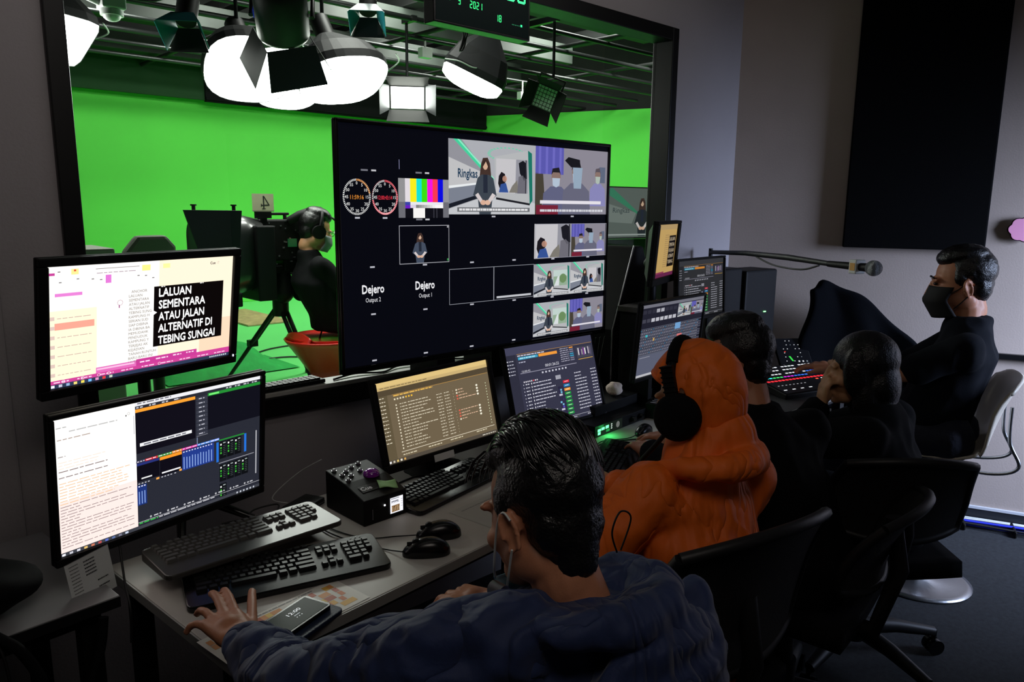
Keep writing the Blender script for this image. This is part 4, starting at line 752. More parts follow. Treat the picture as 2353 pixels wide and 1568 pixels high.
# floor cables along the skirting
BLU=mat('blue network cable',(40,54,190),.4)
rr=random.Random(9)
for k in range(9):
    off=.10+.012*k; P=[RW@V((s_,-off+.02*math.sin(3*s_+k*.6),.012+.009*(k%3))) for s_ in (.6,.9,1.2,1.5,1.8,2.2,2.7)]
    g=G(); g.tube(smooth_path(P),.0055,6); mk('network_cable',g,BLU if k%4 else RUB,label='blue and black network cables tied in one bundle along the skirting',cat='cable',group='bundled cables along the skirting')
for k,(o1,o2) in enumerate([(.03,.045),(.045,.09)]):
    P=[RW@V((s_,-(o1+(o2-o1)*math.sin(2*s_)**2),.008)) for s_ in (.6,.9,1.15,1.4,1.7,2.1,2.7)]; g=G(); g.tube(smooth_path(P),.005,6); mk('white_cable',g,WHT,label=['white cable lying closest to the skirting','white cable crossing over toward the blue bundle'][k],cat='cable')
for s_,tl in ((1.28,'leftmost'),(1.5,'middle'),(1.75,'rightmost')):
    g=G(); p=RW@V((s_,-.15,.018)); g.box(p,(.012,.14,.034),Matrix.Rotation(RA,3,'Z')); mk('cable_tie',g,BLK,label=tl+' of the black ties strapped around the blue cable bundle',cat='cable tie',group='ties on the cable bundle',bevel=.006)
# left: black cloth pouch, strap, things beneath
g=G(); g.ell((.10,1.86,.79),(.20,.12,.062),Matrix.Rotation(R(-20),3,'Z'),n=30,m=16)
g.v=[V((p.x,p.y,max(.732,p.z)))+V((0,0,.03*noise.noise(V(p)*7))) if p.z>.75 else V((p.x,p.y,max(.732,p.z))) for p in g.v]
mk('cloth_bag',g,BLKC,label='slumped black cloth bag on grey table at left edge',cat='bag',smooth=True)
g=G(); P=smooth_path([V((.17,1.75,.76)),V((.18,1.70,.745)),V((.22,1.68,.70)),V((.25,1.67,.60)),V((.20,1.67,.53)),V((.30,1.68,.52)),V((.36,1.70,.62)),V((.38,1.715,.70))])
g.tube(P,.011,8); g.v=[V(p) for p in g.v]; mk('bag_strap',g,BLKC,label='black webbing strap looping below the grey table edge',cat='strap')
g=G(); g.tube(smooth_path([V((.17,1.72,.735)),V((.19,1.69,.70)),V((.21,1.66,.5)),V((.28,1.64,.35)),V((.42,1.62,.2)),V((.5,1.6,.02))]),.003,6); mk('cable',g,RUB,label='thin black cable dropping from the cloth bag to the floor',cat='cable')
t,M=gear('black computer tower on the floor under the white desk',(.82,1.78,.002),6,.2,.3,.42,name='computer_tower')
g=G(); g.M=M; g.box((.02,-.152,.3),(.004,.004,.006)); mk('power_light',g,mat('white indicator light'),t)
crumple('packet',(.42,1.98,.762),.03,mat('beige packet',(140,130,90),.6),'small beige packet behind lower left monitor beside black bag','packet',4,.5)
# gear on the window ledge
g=G(); g.M=Matrix.Translation((1.02,2.20,.98)); 
t=thing('ledge_keyboard',(1.06,2.325,.989),'black keyboard lying on window ledge below the camera tripod','keyboard'); g.M=Matrix.Translation((1.13,2.325,.989))@Matrix.Rotation(R(3),4,'Z'); g.bx(-.13,.13,-.035,.045,0,.014); mk('case',g,BLK,t,bevel=.003)
g=G(); g.M=Matrix.Translation((1.13,2.325,.989))@Matrix.Rotation(R(3),4,'Z')
for i in range(12):
    for j in range(3): g.box((-.115+.02*i,-.02+.02*j,.017),(.016,.015,.006))
mk('key',g,KEYM,t,kind='stuff')
for lab,x0,x1,z in [('black cable on the ledge under television left half',1.3,1.75,.992),('black cable on the ledge under the television middle',1.7,2.2,.992)]:
    g=G(); g.tube(smooth_path([V((x0,2.31,z)),V((x0+.1,2.33,z+.004)),V((x0+.2,2.30,z)),V((x0+.3,2.34,z+.004)),V((x1,2.31,z))]),.004,6); mk('cable',g,RUB,label=lab,cat='cable')
# ---------------------------------------------------------------- people
def vox(name,g,m,parent,voxel=.008,sm=4,disp=None,fold=None,**kw):
    me=bpy.data.meshes.new('tmp'); inv=wm(parent).inverted() if parent else Matrix()
    me.from_pydata([inv@p for p in g.v],[],g.f); o=bpy.data.objects.new('tmp',me); C.objects.link(o)
    r=o.modifiers.new('r','REMESH'); r.mode='VOXEL'; r.voxel_size=voxel; r.adaptivity=0
    q=o.modifiers.new('s','SMOOTH'); q.factor=.5; q.iterations=sm
    bpy.context.view_layer.update(); ev=o.evaluated_get(bpy.context.evaluated_depsgraph_get()); nm=bpy.data.meshes.new_from_object(ev)
    bpy.data.objects.remove(o); bpy.data.meshes.remove(me); nm.name=name
    if disp or fold:
        ns=[v.normal.copy() for v in nm.vertices]
        for v,n in zip(nm.vertices,ns):
            d=0; p=v.co
            if disp: d+=disp[0]*noise.noise(p*disp[1])
            if fold:
                a,s_,dr=fold[:3]; q_=V((p.x*s_*(.25 if dr=='x' else 1),p.y*s_*(.25 if dr=='y' else 1),p.z*s_*(.25 if dr=='z' else 1)))
                w_=noise.noise(q_)+.5*noise.noise(q_*2.1+V((5,2,1))); d+=a*(1-2*abs(w_))
            v.co=p+n*d
    nm.materials.clear(); nm.materials.append(m)
    for p in nm.polygons: p.use_smooth=True
    o=bpy.data.objects.new(name,nm); C.objects.link(o)
    if parent: o.parent=parent
    return setp(o,kw.get('label'),kw.get('cat'),kw.get('group'),kw.get('kind'))
def loft(g,rings,q,n=28):
    vs=[]
    for c_,rx,ry in rings:
        for i in range(n): a=2*PI*i/n; vs.append(V(c_)+q@V((rx*math.cos(a),ry*math.sin(a),0)))
    m=len(rings); g.add(vs,[(j*n+i,j*n+(i+1)%n,(j+1)*n+(i+1)%n,(j+1)*n+i) for j in range(m-1) for i in range(n)]+[tuple(range(n-1,-1,-1)),tuple(range((m-1)*n,m*n))],True)
def headframe(c,az,pitch=0,roll=0,s=1): return Matrix.Translation(c)@Matrix.Rotation(R(az-90),4,'Z')@Matrix.Rotation(R(pitch),4,'X')@Matrix.Rotation(R(roll),4,'Y')@Matrix.Scale(s,4)
def add_head(g,M,detail=False):
    g.M=M; e=g.ell; X3=lambda a:Matrix.Rotation(R(a),3,'X')
    e((0,-.012,.034),(.075,.095,.086)); e((0,.018,-.02),(.066,.078,.085)); e((0,.04,-.078),(.046,.05,.034),X3(-15)); e((0,.076,-.098),(.022,.018,.016))
    for s in (-1,1):
        e((s*.040,.056,-.028),(.026,.026,.022)); e((s*.030,.083,.022),(.026,.011,.009)); e((s*.050,.0,-.055),(.02,.045,.035),X3(30))
        # ear: outer rim, inner bowl, lobe
        em=Matrix.Translation((s*.078,-.006,-.012))@Matrix.Rotation(R(-s*22),4,'Z')@Matrix.Rotation(R(-12),4,'X'); mm=g.M; g.M=mm@em
        rim=[(s*.008,.013*math.cos(a)*(-1)-.004,.031*math.sin(a)) for a in [R(x) for x in range(-70,215,19)]]
        g.tube(rim,[.0042]*len(rim),8); e((s*.0,-.002,0),(.006,.015,.026)); e((s*.004,.004,-.025),(.0055,.007,.009)); e((s*.005,.012,-.003),(.004,.004,.006)); g.M=mm
    g.cap((0,.092,.012),(0,.112,-.034),.008,.011); e((0,.106,-.038),(.016,.012,.010)); e((0,.092,-.062),(.022,.012,.006)); e((0,.090,-.073),(.020,.012,.007))
    g.cap((0,-.02,-.05),(0,-.03,-.10),.054,.054)
    g.M=Matrix()
def hand(g,wr,f,n,thumb,s=1.0,curl=.35,spread=1.0,tips=None):
    """wr wrist, f finger direction, n back-of-hand normal, thumb side +1/-1 along f x n"""
    f=V(f).normalized(); n=(V(n)-f*V(n).dot(f)).normalized(); x=f.cross(n)*thumb; wr=V(wr)
    P=lambda a,b,c:wr+(f*a+x*b+n*c)*s
    g.M=Matrix()
    for b in (-.026,-.009,.009,.026): g.cap(P(.012,b*.75,0),P(.082,b*1.08,.002),.0145*s,.0125*s)
    g.ell(P(.045,0,-.006),.03*s)
    for i,(b,L) in enumerate(((.029,.072),(.010,.080),(-.010,.074),(-.028,.058))):
        k=P(.088-.006*abs(i-1),b,.0); d=(f*math.cos(.25*curl)-n*math.sin(.25*curl)+x*(.16-.11*i)*spread).normalized()
        a=k+d*L*.46*s; d2=(d*math.cos(curl*1.4)-n*math.sin(curl*1.4)).normalized(); b2=a+d2*L*.30*s; d3=(d2*math.cos(curl*1.2)-n*math.sin(curl*1.2)).normalized(); c_=b2+d3*L*.24*s
        if tips and tips[i]:
            t=V(tips[i]); a=k.lerp(t,.5)+n*.012*s; b2=k.lerp(t,.8)+n*.010*s; c_=t
        r=.0086*s if i<3 else .0076*s
        g.cap(k,a,r*1.12,r); g.cap(a,b2,r,r*.93); g.cap(b2,c_,r*.93,r*.84)
    a=P(.02,.022,-.006); b=P(.050,.045,-.010); c_=P(.078,.056,-.016); d=P(.098,.060,-.022)
    if tips and tips[4]: d=V(tips[4]); c_=b.lerp(d,.6)+n*.004*s
    g.cap(a,b,.016*s,.012*s); g.cap(b,c_,.011*s,.0098*s); g.cap(c_,d,.0098*s,.0085*s)
def limb(g,pts,rs):
    for a,b,r,q in zip(pts,pts[1:],rs,rs[1:]): g.cap(a,b,r,q)
def body(t,H,hs,az,pitch,roll,J,skin,voxel,hands=True):
    g=G(); add_head(g,headframe(H,az,pitch,roll,hs)); Cn=V(J['neck']); Ch=V(J['chest']); Pv=V(J['pelvis'])
    g.M=Matrix(); M=headframe(H,az,pitch,roll,hs); g.cap(M@V((0,-.026,-.075)),Cn,.054,.058); g.cap(Cn,Ch,.055,.075); g.cap(Ch,Pv,.08,.085)
    for s in 'LR':
        sh,el,wr=V(J['sh'+s]),V(J['el'+s]),V(J['wr'+s]); g.cap(Cn-V((0,0,.03)),sh-V((0,0,.01)),.04,.038); limb(g,[sh,el,wr],[.045,.036,.026])
        hp,kn,an=V(J['hip'+s]),V(J['kn'+s]),V(J['an'+s]); limb(g,[Pv,hp,kn,an],[.1,.075,.05,.035]); fd=(kn-hp); fd.z=0; fd.normalize(); g.cap(an-V((0,0,.03)),an+fd*.14-V((0,0,.04)),.035,.03)
        if hands and J.get('hand'+s): hand(g,wr,*J['hand'+s][:3],**J['hand'+s][3])
        elif hands: hand(g,wr,(wr-el),(0,0,1),1 if s=='L' else -1,s=hs)
    return vox('body',g,skin,t,voxel,3)
def legs(t,J,m,shoe,trouser_r=.088,az=None):
    g=G()
    for s in 'LR': limb(g,[J['pelvis'],J['hip'+s],J['kn'+s],J['an'+s]],[.125,trouser_r+.012,.068,.055])
    vox('trousers',g,m,t,.012,4,fold=(.004,9,'x'))
    for s in 'LR':
        g=G(); an=V(J['an'+s]); fd=V(J['kn'+s])-V(J['hip'+s]); fd.z=0; fd.normalize(); q=fd.to_track_quat('Y','Z').to_matrix(); g.ell(an+fd*.055-V((0,0,.045)),(.046,.135,.036),q); g.ell(an-fd*.02-V((0,0,.02)),(.043,.06,.05),q)
        lo=an.z-.085; g.v=[V((p.x,p.y,max(p.z,lo))) for p in g.v]; vox('shoe',g,shoe,t,.009,2)
def top(t,J,m,name='jacket',r=.0,cuff=1.0,voxel=.009,extra=None,fold=(.006,9,'z'),disp=None,sm=14,sleeve=(.075,.062,.048),short=None,chestr=.145,bellyr=.16):
    g=G(); Cn,Ch,Pv=V(J['neck']),V(J['chest']),V(J['pelvis'])
    sd=(V(J['shR'])-V(J['shL'])).normalized(); q=sd.to_track_quat('X','Z').to_matrix()
    mid=(V(J['shL'])+V(J['shR']))/2
    sw=(V(J['shR'])-V(J['shL'])).length/2; U=V((0,0,1))
    loft(g,[(Pv-U*.09,bellyr*1.02,bellyr*.85),(Pv+U*.02,bellyr*1.08+r,bellyr*.9+r),(Pv.lerp(Ch,.5),bellyr*1.02+r,bellyr*.84+r),(Ch,chestr*1.2+r,chestr*.88+r),(mid-U*.055,sw*1.02,chestr*.78),(mid+U*.0,sw*.92,chestr*.62),(mid.lerp(Cn,.45)+U*.022,sw*.60,.088),(mid.lerp(Cn,.8)+U*.018,.088,.082),(Cn+U*.012,.080,.078),(Cn+U*.034,.074,.072)],q)
    for s in 'LR':
        sh,el,wr=V(J['sh'+s]),V(J['el'+s]),V(J['wr'+s])
        if short: e=sh.lerp(el,short); limb(g,[sh,e],[sleeve[0]+r,sleeve[1]+r])
        else: e=el.lerp(wr,cuff); limb(g,[sh,el,e],[sleeve[0]+r,sleeve[1]+r,sleeve[2]+r])
    for s in 'LR': g.cap(Ch+V((0,0,.05)),V(J['sh'+s])+V((0,0,-.03)),.09,.066+r)
    if extra: extra(g)
    return vox(name,g,m,t,voxel,sm,disp=disp,fold=fold)
def shorthair(t,M,m=HAIR,vol=(.0,.0),name='hair',low=0.0,strands=0,seed=1,fringe=0,voxel=.006):
    g=G(); g.M=M; g.ell((0,-.030,.050),(.081,.088,.081),n=28,m=18); g.ell((0,-.050,-.005),(.069,.052,.070),n=24,m=14); g.cap((0,-.052,.0),(0,-.048,-.035+low),.054,.044)
    g.ell((0,.04,.094+vol[0]*.5),(.056,.040,.026+vol[0]),n=20,m=12)
    if vol[0]: g.ell((0,-.01,.105+vol[0]*.4),(.070,.082,.035+vol[0]),n=24,m=14)
    for s in (-1,1): g.ell((s*.066,.010,.030),(.013,.020,.034))
    g.M=Matrix(); o=vox(name,g,m,t,voxel,4,disp=(.002,50),fold=(.0016,110,'y'))
    return o
def strands(t,M,m,n,seed,fn,r=.0016,name='hair_strands',parent=None):
    rr=random.Random(seed); g=G(); g.M=M
    for k in range(n):
        P=fn(rr); g.tube(P,[r*(.7+.6*math.sin(PI*min(1,i/(len(P)-1)+.12))) if i<len(P)-1 else r*.2 for i in range(len(P))],4,cap=False)
    g.M=Matrix(); return mk(name,g,m,parent or t,kind='stuff')
def J_(**k): return {a:(V(b) if not isinstance(b,(dict,tuple)) or (isinstance(b,tuple) and len(b)==3 and not isinstance(b[0],(tuple,V))) else b) for a,b in k.items()}
# --- 1: person in navy jacket, closest to the camera
t=thing('person',(.78,.62,.0),'person with slicked black hair in navy hooded jacket, hand on keyboard','person')
H=V((.800,.782,1.120)); az,pt,rl=91,-18,4; HM=headframe(H,az,pt,rl,1.0)
J=dict(neck=(.805,.705,.985),chest=(.80,.66,.80),pelvis=(.80,.56,.56),shL=(.615,.79,.955),shR=(.965,.665,.90),elL=(.49,.985,.845),elR=(1.10,.90,.80),wrL=(.505,1.283,.798),wrR=(.98,1.10,.77),
   hipL=(.70,.62,.53),hipR=(.90,.60,.53),knL=(.72,1.02,.55),knR=(.93,1.02,.55),anL=(.72,1.08,.10),anR=(.95,1.08,.10),
   handL=((.02,.99,-.05),(.0,.05,1),1,dict(s=1.05,curl=.5,tips=[(.567,1.510,.778),(.542,1.512,.779),(.490,1.452,.779),(.452,1.405,.775),(.606,1.452,.785)])),handR=((-.35,.9,-.1),(0,0,1),-1,dict(s=1.0,curl=.6)))
body(t,H,1.0,az,pt,rl,J,SKIN,.0045); legs(t,J,mat('dark grey denim',(30,34,44),.8,bump=.2),BLKC)
def ex(g):
    N=V(J['neck'])
    ring=[(-.085,.055,.030),(-.095,.0,.032),(-.075,-.06,.03),(0,-.095,.02),(.075,-.07,.012),(.10,.0,.006),(.085,.06,.002)]
    Q=Matrix.Translation(N)@Matrix.Rotation(R(az-90),4,'Z')
    pts=[Q@V(p) for p in ring]; g.tube(pts,[.018,.022,.025,.028,.028,.026,.018],12)
    pts=[Q@V(p) for p in [(-.12,.03,.018),(-.105,-.07,.038),(-.03,-.115,.036),(.06,-.115,.03),(.12,-.07,.03),(.14,.01,.024),(.11,.06,.0)]]; g.tube(pts,[.016,.022,.028,.030,.028,.024,.016],12)
    g.ell(Q@V((.04,-.13,-.10)),(.15,.06,.13)); g.ell(Q@V((.15,-.09,-.06)),(.04,.05,.09),Matrix.Rotation(R(30),3,'Y'))
    g.cap(V(J['shL'])+V((0,.0,.0)),V(J['shL'])+V((.06,-.06,.02)),.07,.07)
top(t,J,NAVY,'hooded_jacket',cuff=.80,voxel=.007,extra=ex,fold=(.010,15,'x'),sleeve=(.078,.064,.043),disp=(.004,22))
o=shorthair(t,HM,HAIR,vol=(.008,0),low=-.030,voxel=.005)
def fgs(rr):
    a=rr.uniform(-1,1); x0=a*.062; st=rr.uniform(0,1); P=[]
    ph0=R(46)-st*R(62); L=R(rr.uniform(45,80)); w_=rr.uniform(-.008,.008); lift=rr.uniform(.002,.014)
    for i in range(8):
        s=i/7; ph=ph0-L*0+ -s*L; # from the front going back over the crown
        y=.094*math.sin(ph)+-.020; z=.052+.094*math.cos(ph)+.006; xx=x0*(1+.25*math.sin(PI*s))+w_*s+.012*math.sin(3*s+a*5)*s
        k=math.sqrt(max(.05,1-(xx/.098)**2)); P.append((xx,y*k-.0*0-(1-k)*.02,.052+(z-.052)*k+lift*math.sin(PI*min(1,s*1.1+.1))))
    return P
strands(t,HM,mat('glossy black hair',(16,16,18),.22,spec=.7),420,4,fgs,.0019,'hair_strands',parent=o)
def fgf(rr):   # loose strands over the forehead
    x=rr.uniform(-.06,.02); return [(x,.055,.112),(x-.006,.080,.098),(x-.012,.092,.078),(x-.014+rr.uniform(-.008,.008),.096,.062+rr.uniform(-.006,.006))]
strands(t,HM,HAIR,16,9,fgf,.0011,'forelock',parent=o)
g=G(); g.M=HM  # mask pulled under the chin
g.grid(lambda u,v:((u-.5)*.095*(1-.35*v),.083+.028*math.sin(PI*u)-.03*v+.004*math.sin(16*v),-.088-.052*v-.010*math.sin(PI*u)),14,10)
mk_=mk('face_mask',g,mat('light blue mask fabric',(120,168,190),.8,bump=.2,bscale=80),t,solid=.002)
for s in (-1,1):
    g=G(); g.M=HM; g.tube(smooth_path([V((s*.046,.082,-.090)),V((s*.070,.05,-.062)),V((s*.084,.012,.0)),V((s*.088,-.010,.020)),V((s*.088,-.024,.008))]),.0019,6); g.tube(smooth_path([V((s*.088,-.018,-.035)),V((s*.078,.010,-.075)),V((s*.056,.05,-.115)),V((s*.036,.078,-.132))]),.0019,6); mk('ear_loop',g,WHT,mk_)
g=G(); g.M=Matrix(); Q=Matrix.Translation(J['neck'])@Matrix.Rotation(R(az-90),4,'Z')
for dx in (-.11,.10):
    g=G(); g.cyl(Q@V((dx,.05,.05)),Q@V((dx,.075,.05)),.012,n=14); mk('cord_lock',g,STEEL,t)
g=G(); g.M=Q; g.tube(smooth_path([V((.13,.02,.05)),V((.155,.02,.10)),V((.125,.02,.12)),V((.105,.02,.09)),V((.12,.02,.05))]),.0016,6); mk('hood_drawcord',g,BLK,t)
# --- 2: person in orange hooded jacket with headphones
t=thing('person',(1.50,.92,0),'person seen from behind in bright orange hooded jacket','person')
H=V((1.600,1.025,1.125)); az,pt,rl=104,-14,2; HM=headframe(H,az,pt,rl,1.0)
J=dict(neck=(1.565,.985,.985),chest=(1.545,.965,.80),pelvis=(1.50,.91,.56),shL=(1.41,1.02,.925),shR=(1.735,.945,.90),elL=(1.27,1.08,.77),elR=(1.76,1.12,.73),wrL=(1.42,1.30,.775),wrR=(1.70,1.35,.775),
   hipL=(1.41,.92,.53),hipR=(1.60,.90,.53),knL=(1.42,1.28,.55),knR=(1.62,1.28,.55),anL=(1.42,1.34,.10),anR=(1.62,1.34,.10))
body(t,H,1.0,az,pt,rl,J,SKIN2,.006); legs(t,J,mat('dark grey denim'),BLKC)
def ex(g):
    g.M=Matrix(); g.cap(HM@V((0,-.05,-.10)),V(J['neck']),.082,.09); Q=Matrix.Translation(J['neck'])@Matrix.Rotation(R(az-90),4,'Z')
    g.tube([Q@V(p) for p in [(-.10,.06,.0),(-.125,-.01,.012),(-.10,-.085,.015),(-.02,-.125,.015),(.07,-.12,.008),(.135,-.06,.0),(.125,.02,-.01)]],[.02,.026,.032,.036,.040,.034,.02],12)
top(t,J,ORG,'hooded_jacket',cuff=.96,voxel=.0075,extra=ex,fold=(.0065,13,'z'),sleeve=(.076,.066,.048),disp=(.004,16),chestr=.142,bellyr=.15)
def hd(u,v):
    ph=R(-86+172*u); th=R(58-222*v); k=1+.05*math.sin(PI*v)*math.cos(ph); dn=max(0,-.02-math.cos(th))
    p=V((.104*math.sin(ph)*(1-.10*dn),(.118*math.cos(ph)*math.sin(th))*k-.008,(.120*(math.cos(ph)*.92+.08)*math.cos(th))*k+.024-.035*dn))
    return p*(1+.045*noise.noise(p*13)+.02*noise.noise(p*34))
g=G(); g.M=HM; g.grid(hd,44,44); mk('hood',g,ORG,t,solid=.006,sub=1)
g=G(); g.M=HM; g.tube([hd(i/30,0) for i in range(31)],.006,8); mk('hood_hem',g,ORG,t)
g=G(); g.M=HM
t2=thing('headphones',HM@V((0,-.0,.13)),'black over-ear headset worn over the orange hood','headphones')
g.tube([( .112*math.sin(a),.012,.026+.112*math.cos(a)) for a in [R(x) for x in range(-96,97,12)]],.011,10); g.v=[p for p in g.v]; mk('headband',g,BLK,t2)
g=G(); g.M=HM; g.tube([(.105*math.sin(a),.012,.026+.125*math.cos(a)) for a in [R(x) for x in range(-52,53,13)]],[.016]*9,10); mk('band_pad',g,BLKC,t2)
for s in (-1,1):
    g=G(); g.M=HM; g.lathe([(.001,-.006),(.050,-.006),(.058,.004),(.058,.026),(.050,.036),(.030,.042),(.001,.042)],(s*.098,.010,-.025),n=30,rot=Matrix.Rotation(R(90*s),3,'Y')); mk('ear_cup',g,BLKC,t2,smooth=True)
    g=G(); g.M=HM; g.box((s*.118,.012,.065),(.018,.03,.075)); 
    for k in range(6): g.box((s*.128,.012,.04+.012*k),(.006,.034,.005))
    mk('slider_yoke',g,BLK,t2,bevel=.003)
g=G(); g.M=HM; g.tube(smooth_path([V((-.125,.03,-.05)),V((-.115,.085,-.095)),V((-.085,.135,-.13)),V((-.06,.15,-.15))]),.006,8); g.ell((-.055,.153,-.155),(.012,.014,.022)); mk('microphone_arm',g,BLK,t2)
# --- 3: dark haired person just beyond the orange hood
t=thing('person',(2.08,.98,0),'person in black with short black hair between orange hood and long-haired person','person')
H=V((2.045,1.172,1.135)); az,pt=110,-10; HM=headframe(H,az,pt,0,1.02)
J=dict(neck=(2.035,1.10,.99),chest=(2.06,1.02,.80),pelvis=(2.08,.93,.56),shL=(1.88,1.09,.92),shR=(2.21,1.01,.92),elL=(1.90,1.24,.78),elR=(2.27,1.2,.77),wrL=(1.98,1.42,.79),wrR=(2.18,1.44,.79),
   hipL=(2.01,.95,.53),hipR=(2.2,.93,.53),knL=(2.0,1.33,.55),knR=(2.22,1.32,.55),anL=(2.0,1.38,.1),anR=(2.22,1.36,.1))
body(t,H,1.02,az,pt,0,J,SKIN,.007); legs(t,J,BLKC,BLKC); top(t,J,BLKC,'black_top',voxel=.01); shorthair(t,HM,vol=(.012,0))
# --- 4: long-haired person resting chin on hand
t=thing('person',(2.62,.95,0),'person in black with long black hair, chin resting on one hand','person')
H=V((2.608,1.025,1.057)); az,pt=124,-6; HM=headframe(H,az,pt,0,1.04)
J=dict(neck=(2.61,.965,.93),chest=(2.62,.93,.78),pelvis=(2.64,.90,.56),shL=(2.46,.93,.87),shR=(2.77,.95,.87),elL=(2.42,1.17,.80),elR=(2.80,1.2,.77),wrL=(2.505,1.105,.93),wrR=(2.66,1.38,.78),
   hipL=(2.55,.92,.53),hipR=(2.73,.92,.53),knL=(2.52,1.30,.55),knR=(2.72,1.30,.55),anL=(2.52,1.36,.1),anR=(2.72,1.36,.1),
   handL=((.12,-.10,1),(-.6,.55,.1),-1,dict(s=.85,curl=.9)))
body(t,H,1.04,az,pt,0,J,SKIN2,.0055); legs(t,J,BLKC,BLKC); top(t,J,BLKC,'black_jacket',voxel=.01,cuff=.9,chestr=.13,bellyr=.145,sleeve=(.07,.058,.045))
g=G(); g.M=HM; g.ell((0,-.022,.036),(.092,.104,.094),n=28,m=18); g.ell((0,-.05,-.05),(.094,.075,.11),n=28,m=18); g.ell((.0,-.055,-.13),(.092,.055,.09),n=24,m=16)
for s in (-1,1): g.ell((s*.074,.022,.0),(.022,.045,.085)); g.ell((s*.074,.0,-.09),(.024,.04,.08))
g.M=Matrix(); vox('hair',g,HAIR,t,.007,8,fold=(.0012,90,'z'))
# --- 5: person with black mask at the right
t=thing('person',(3.36,.95,0),'person in dark polo shirt and black face mask, seated on white chair','person')
H=V((3.46,.985,1.305)); az,pt=114,-6; HM=headframe(H,az,pt,0,1.12)
J=dict(neck=(3.435,.94,1.145),chest=(3.40,.955,.97),pelvis=(3.365,1.02,.74),shL=(3.235,.875,1.075),shR=(3.61,.99,1.075),elL=(3.14,1.05,.96),elR=(3.60,1.25,.87),wrL=(3.20,1.29,.91),wrR=(3.52,1.50,.86),
   hipL=(3.28,.92,.69),hipR=(3.47,.96,.69),knL=(3.16,1.28,.66),knR=(3.36,1.34,.66),anL=(3.12,1.34,.22),anR=(3.33,1.4,.22),
   handL=((.35,.9,-.25),(0,.2,1),1,dict(s=1.05,curl=.4)))
body(t,H,1.12,az,pt,0,J,SKIN,.006); legs(t,J,mat('dark navy denim',(26,30,46),.8,bump=.2),BLKC)
DKP=mat('charcoal polo cotton',(17,20,27),.9,spec=.15,bump=.2,bscale=500)
def ex(g):
    Q=Matrix.Translation(J['neck'])@Matrix.Rotation(R(az-90),4,'Z'); g.tube([Q@V((.085*math.sin(a),-.082*math.cos(a)+.005,.02-.028*(1-math.cos(a))*.6)) for a in [R(x) for x in range(-140,141,20)]],[.016]*15,8)
top(t,J,DKP,'polo_shirt',voxel=.009,short=.82,extra=ex,chestr=.152,bellyr=.165,sleeve=(.066,.062,.05))
shorthair(t,HM,vol=(.004,0))
g=G(); g.M=HM; g.grid(lambda u,v:(.078*math.sin((u-.5)*2.9),.03+.098*math.cos((u-.5)*2.6)-.028*abs(v-.45)*2*(1),-.005-.108*v-.012*math.sin(PI*u)*(v-.5)),20,12)
m5=mk('face_mask',g,mat('black mask fabric',(12,12,14),.8),t,solid=.004)
for s in (-1,1):
    g=G(); g.M=HM; g.tube(smooth_path([V((s*.076,.05,-.03)),V((s*.083,.015,-.01)),V((s*.086,-.012,.018))]),.002,6); g.tube(smooth_path([V((s*.074,.035,-.085)),V((s*.082,.01,-.06)),V((s*.084,-.01,-.04))]),.002,6); mk('ear_loop',g,BLK,m5)
for s in (-1,1):
    g=G(); g.M=HM; g.ell((s*.030,.086,.008),(.012,.008,.006)); mk('eye',g,mat('dark eye',(40,30,26),.25),t)
    g=G(); g.M=HM; g.ell((s*.031,.0935,.030),(.022,.005,.004)); mk('eyebrow',g,HAIR,t)
# --- 6: camera operator in the studio
t=thing('person',(2.86,5.0,SF),'camera operator in dark clothes and headset behind studio camera','person')
H=V((2.76,5.10,1.405)); az,pt=-12,-16; HM=headframe(H,az,pt,0,1.18)
J=dict(neck=(2.695,5.10,1.235),chest=(2.71,5.08,1.03),pelvis=(2.86,5.03,.76),shL=(2.74,5.27,1.16),shR=(2.70,4.93,1.16),elL=(2.72,5.3,.93),elR=(2.92,4.88,.93),wrL=(2.76,5.22,1.05),wrR=(3.02,5.08,.84),
   hipL=(2.90,5.12,.73),hipR=(2.92,4.95,.73),knL=(3.22,5.14,.72),knR=(3.06,4.86,.68),anL=(3.2,5.12,SF+.1),anR=(3.03,4.86,SF+.1))
body(t,H,1.18,az,pt,0,J,SKIN2,.008); legs(t,J,mat('blue denim',(52,74,104),.8,bump=.2),mat('beige trainer',(180,164,140),.6)); top(t,J,BLKC,'black_jacket',voxel=.012,chestr=.17,bellyr=.20)
shorthair(t,HM,vol=(.01,0),voxel=.009)
g=G(); g.M=HM; g.grid(lambda u,v:(.074*math.sin((u-.5)*2.9),.03+.094*math.cos((u-.5)*2.6)-.02*abs(v-.45)*2,-.01-.10*v),14,8); mk('face_mask',g,mat('grey mask fabric',(120,130,130),.8),t,solid=.004)
g=G(); g.M=HM
for s in (-1,1): g.tube([(s*.05+.026*math.cos(a),.098,.012+.018*math.sin(a)) for a in [R(x) for x in range(0,361,30)]],.002,6); g.tube([(s*.074,.095,.014),(s*.082,.0,.012)],.002,6)
mk('glasses',g,ALU,t)
t2=thing('headphones',HM@V((0,0,.15)),'black intercom headset on the camera operator','headphones')
g=G(); g.M=HM; g.tube([(.096*math.sin(a),-.005,.03+.118*math.cos(a)) for a in [R(x) for x in range(-100,101,20)]],.010,8); mk('headband',g,BLK,t2)
for s in (-1,1): g=G(); g.M=HM; g.cyl((s*.08,-.005,-.005),(s*.11,-.005,-.005),.042,n=18); mk('ear_cup',g,BLK,t2)
g=G(); g.M=HM; g.tube(smooth_path([V((-.1,.01,-.02)),V((-.09,.09,-.07)),V((-.04,.13,-.08))]),.006,6); mk('microphone_arm',g,BLK,t2)
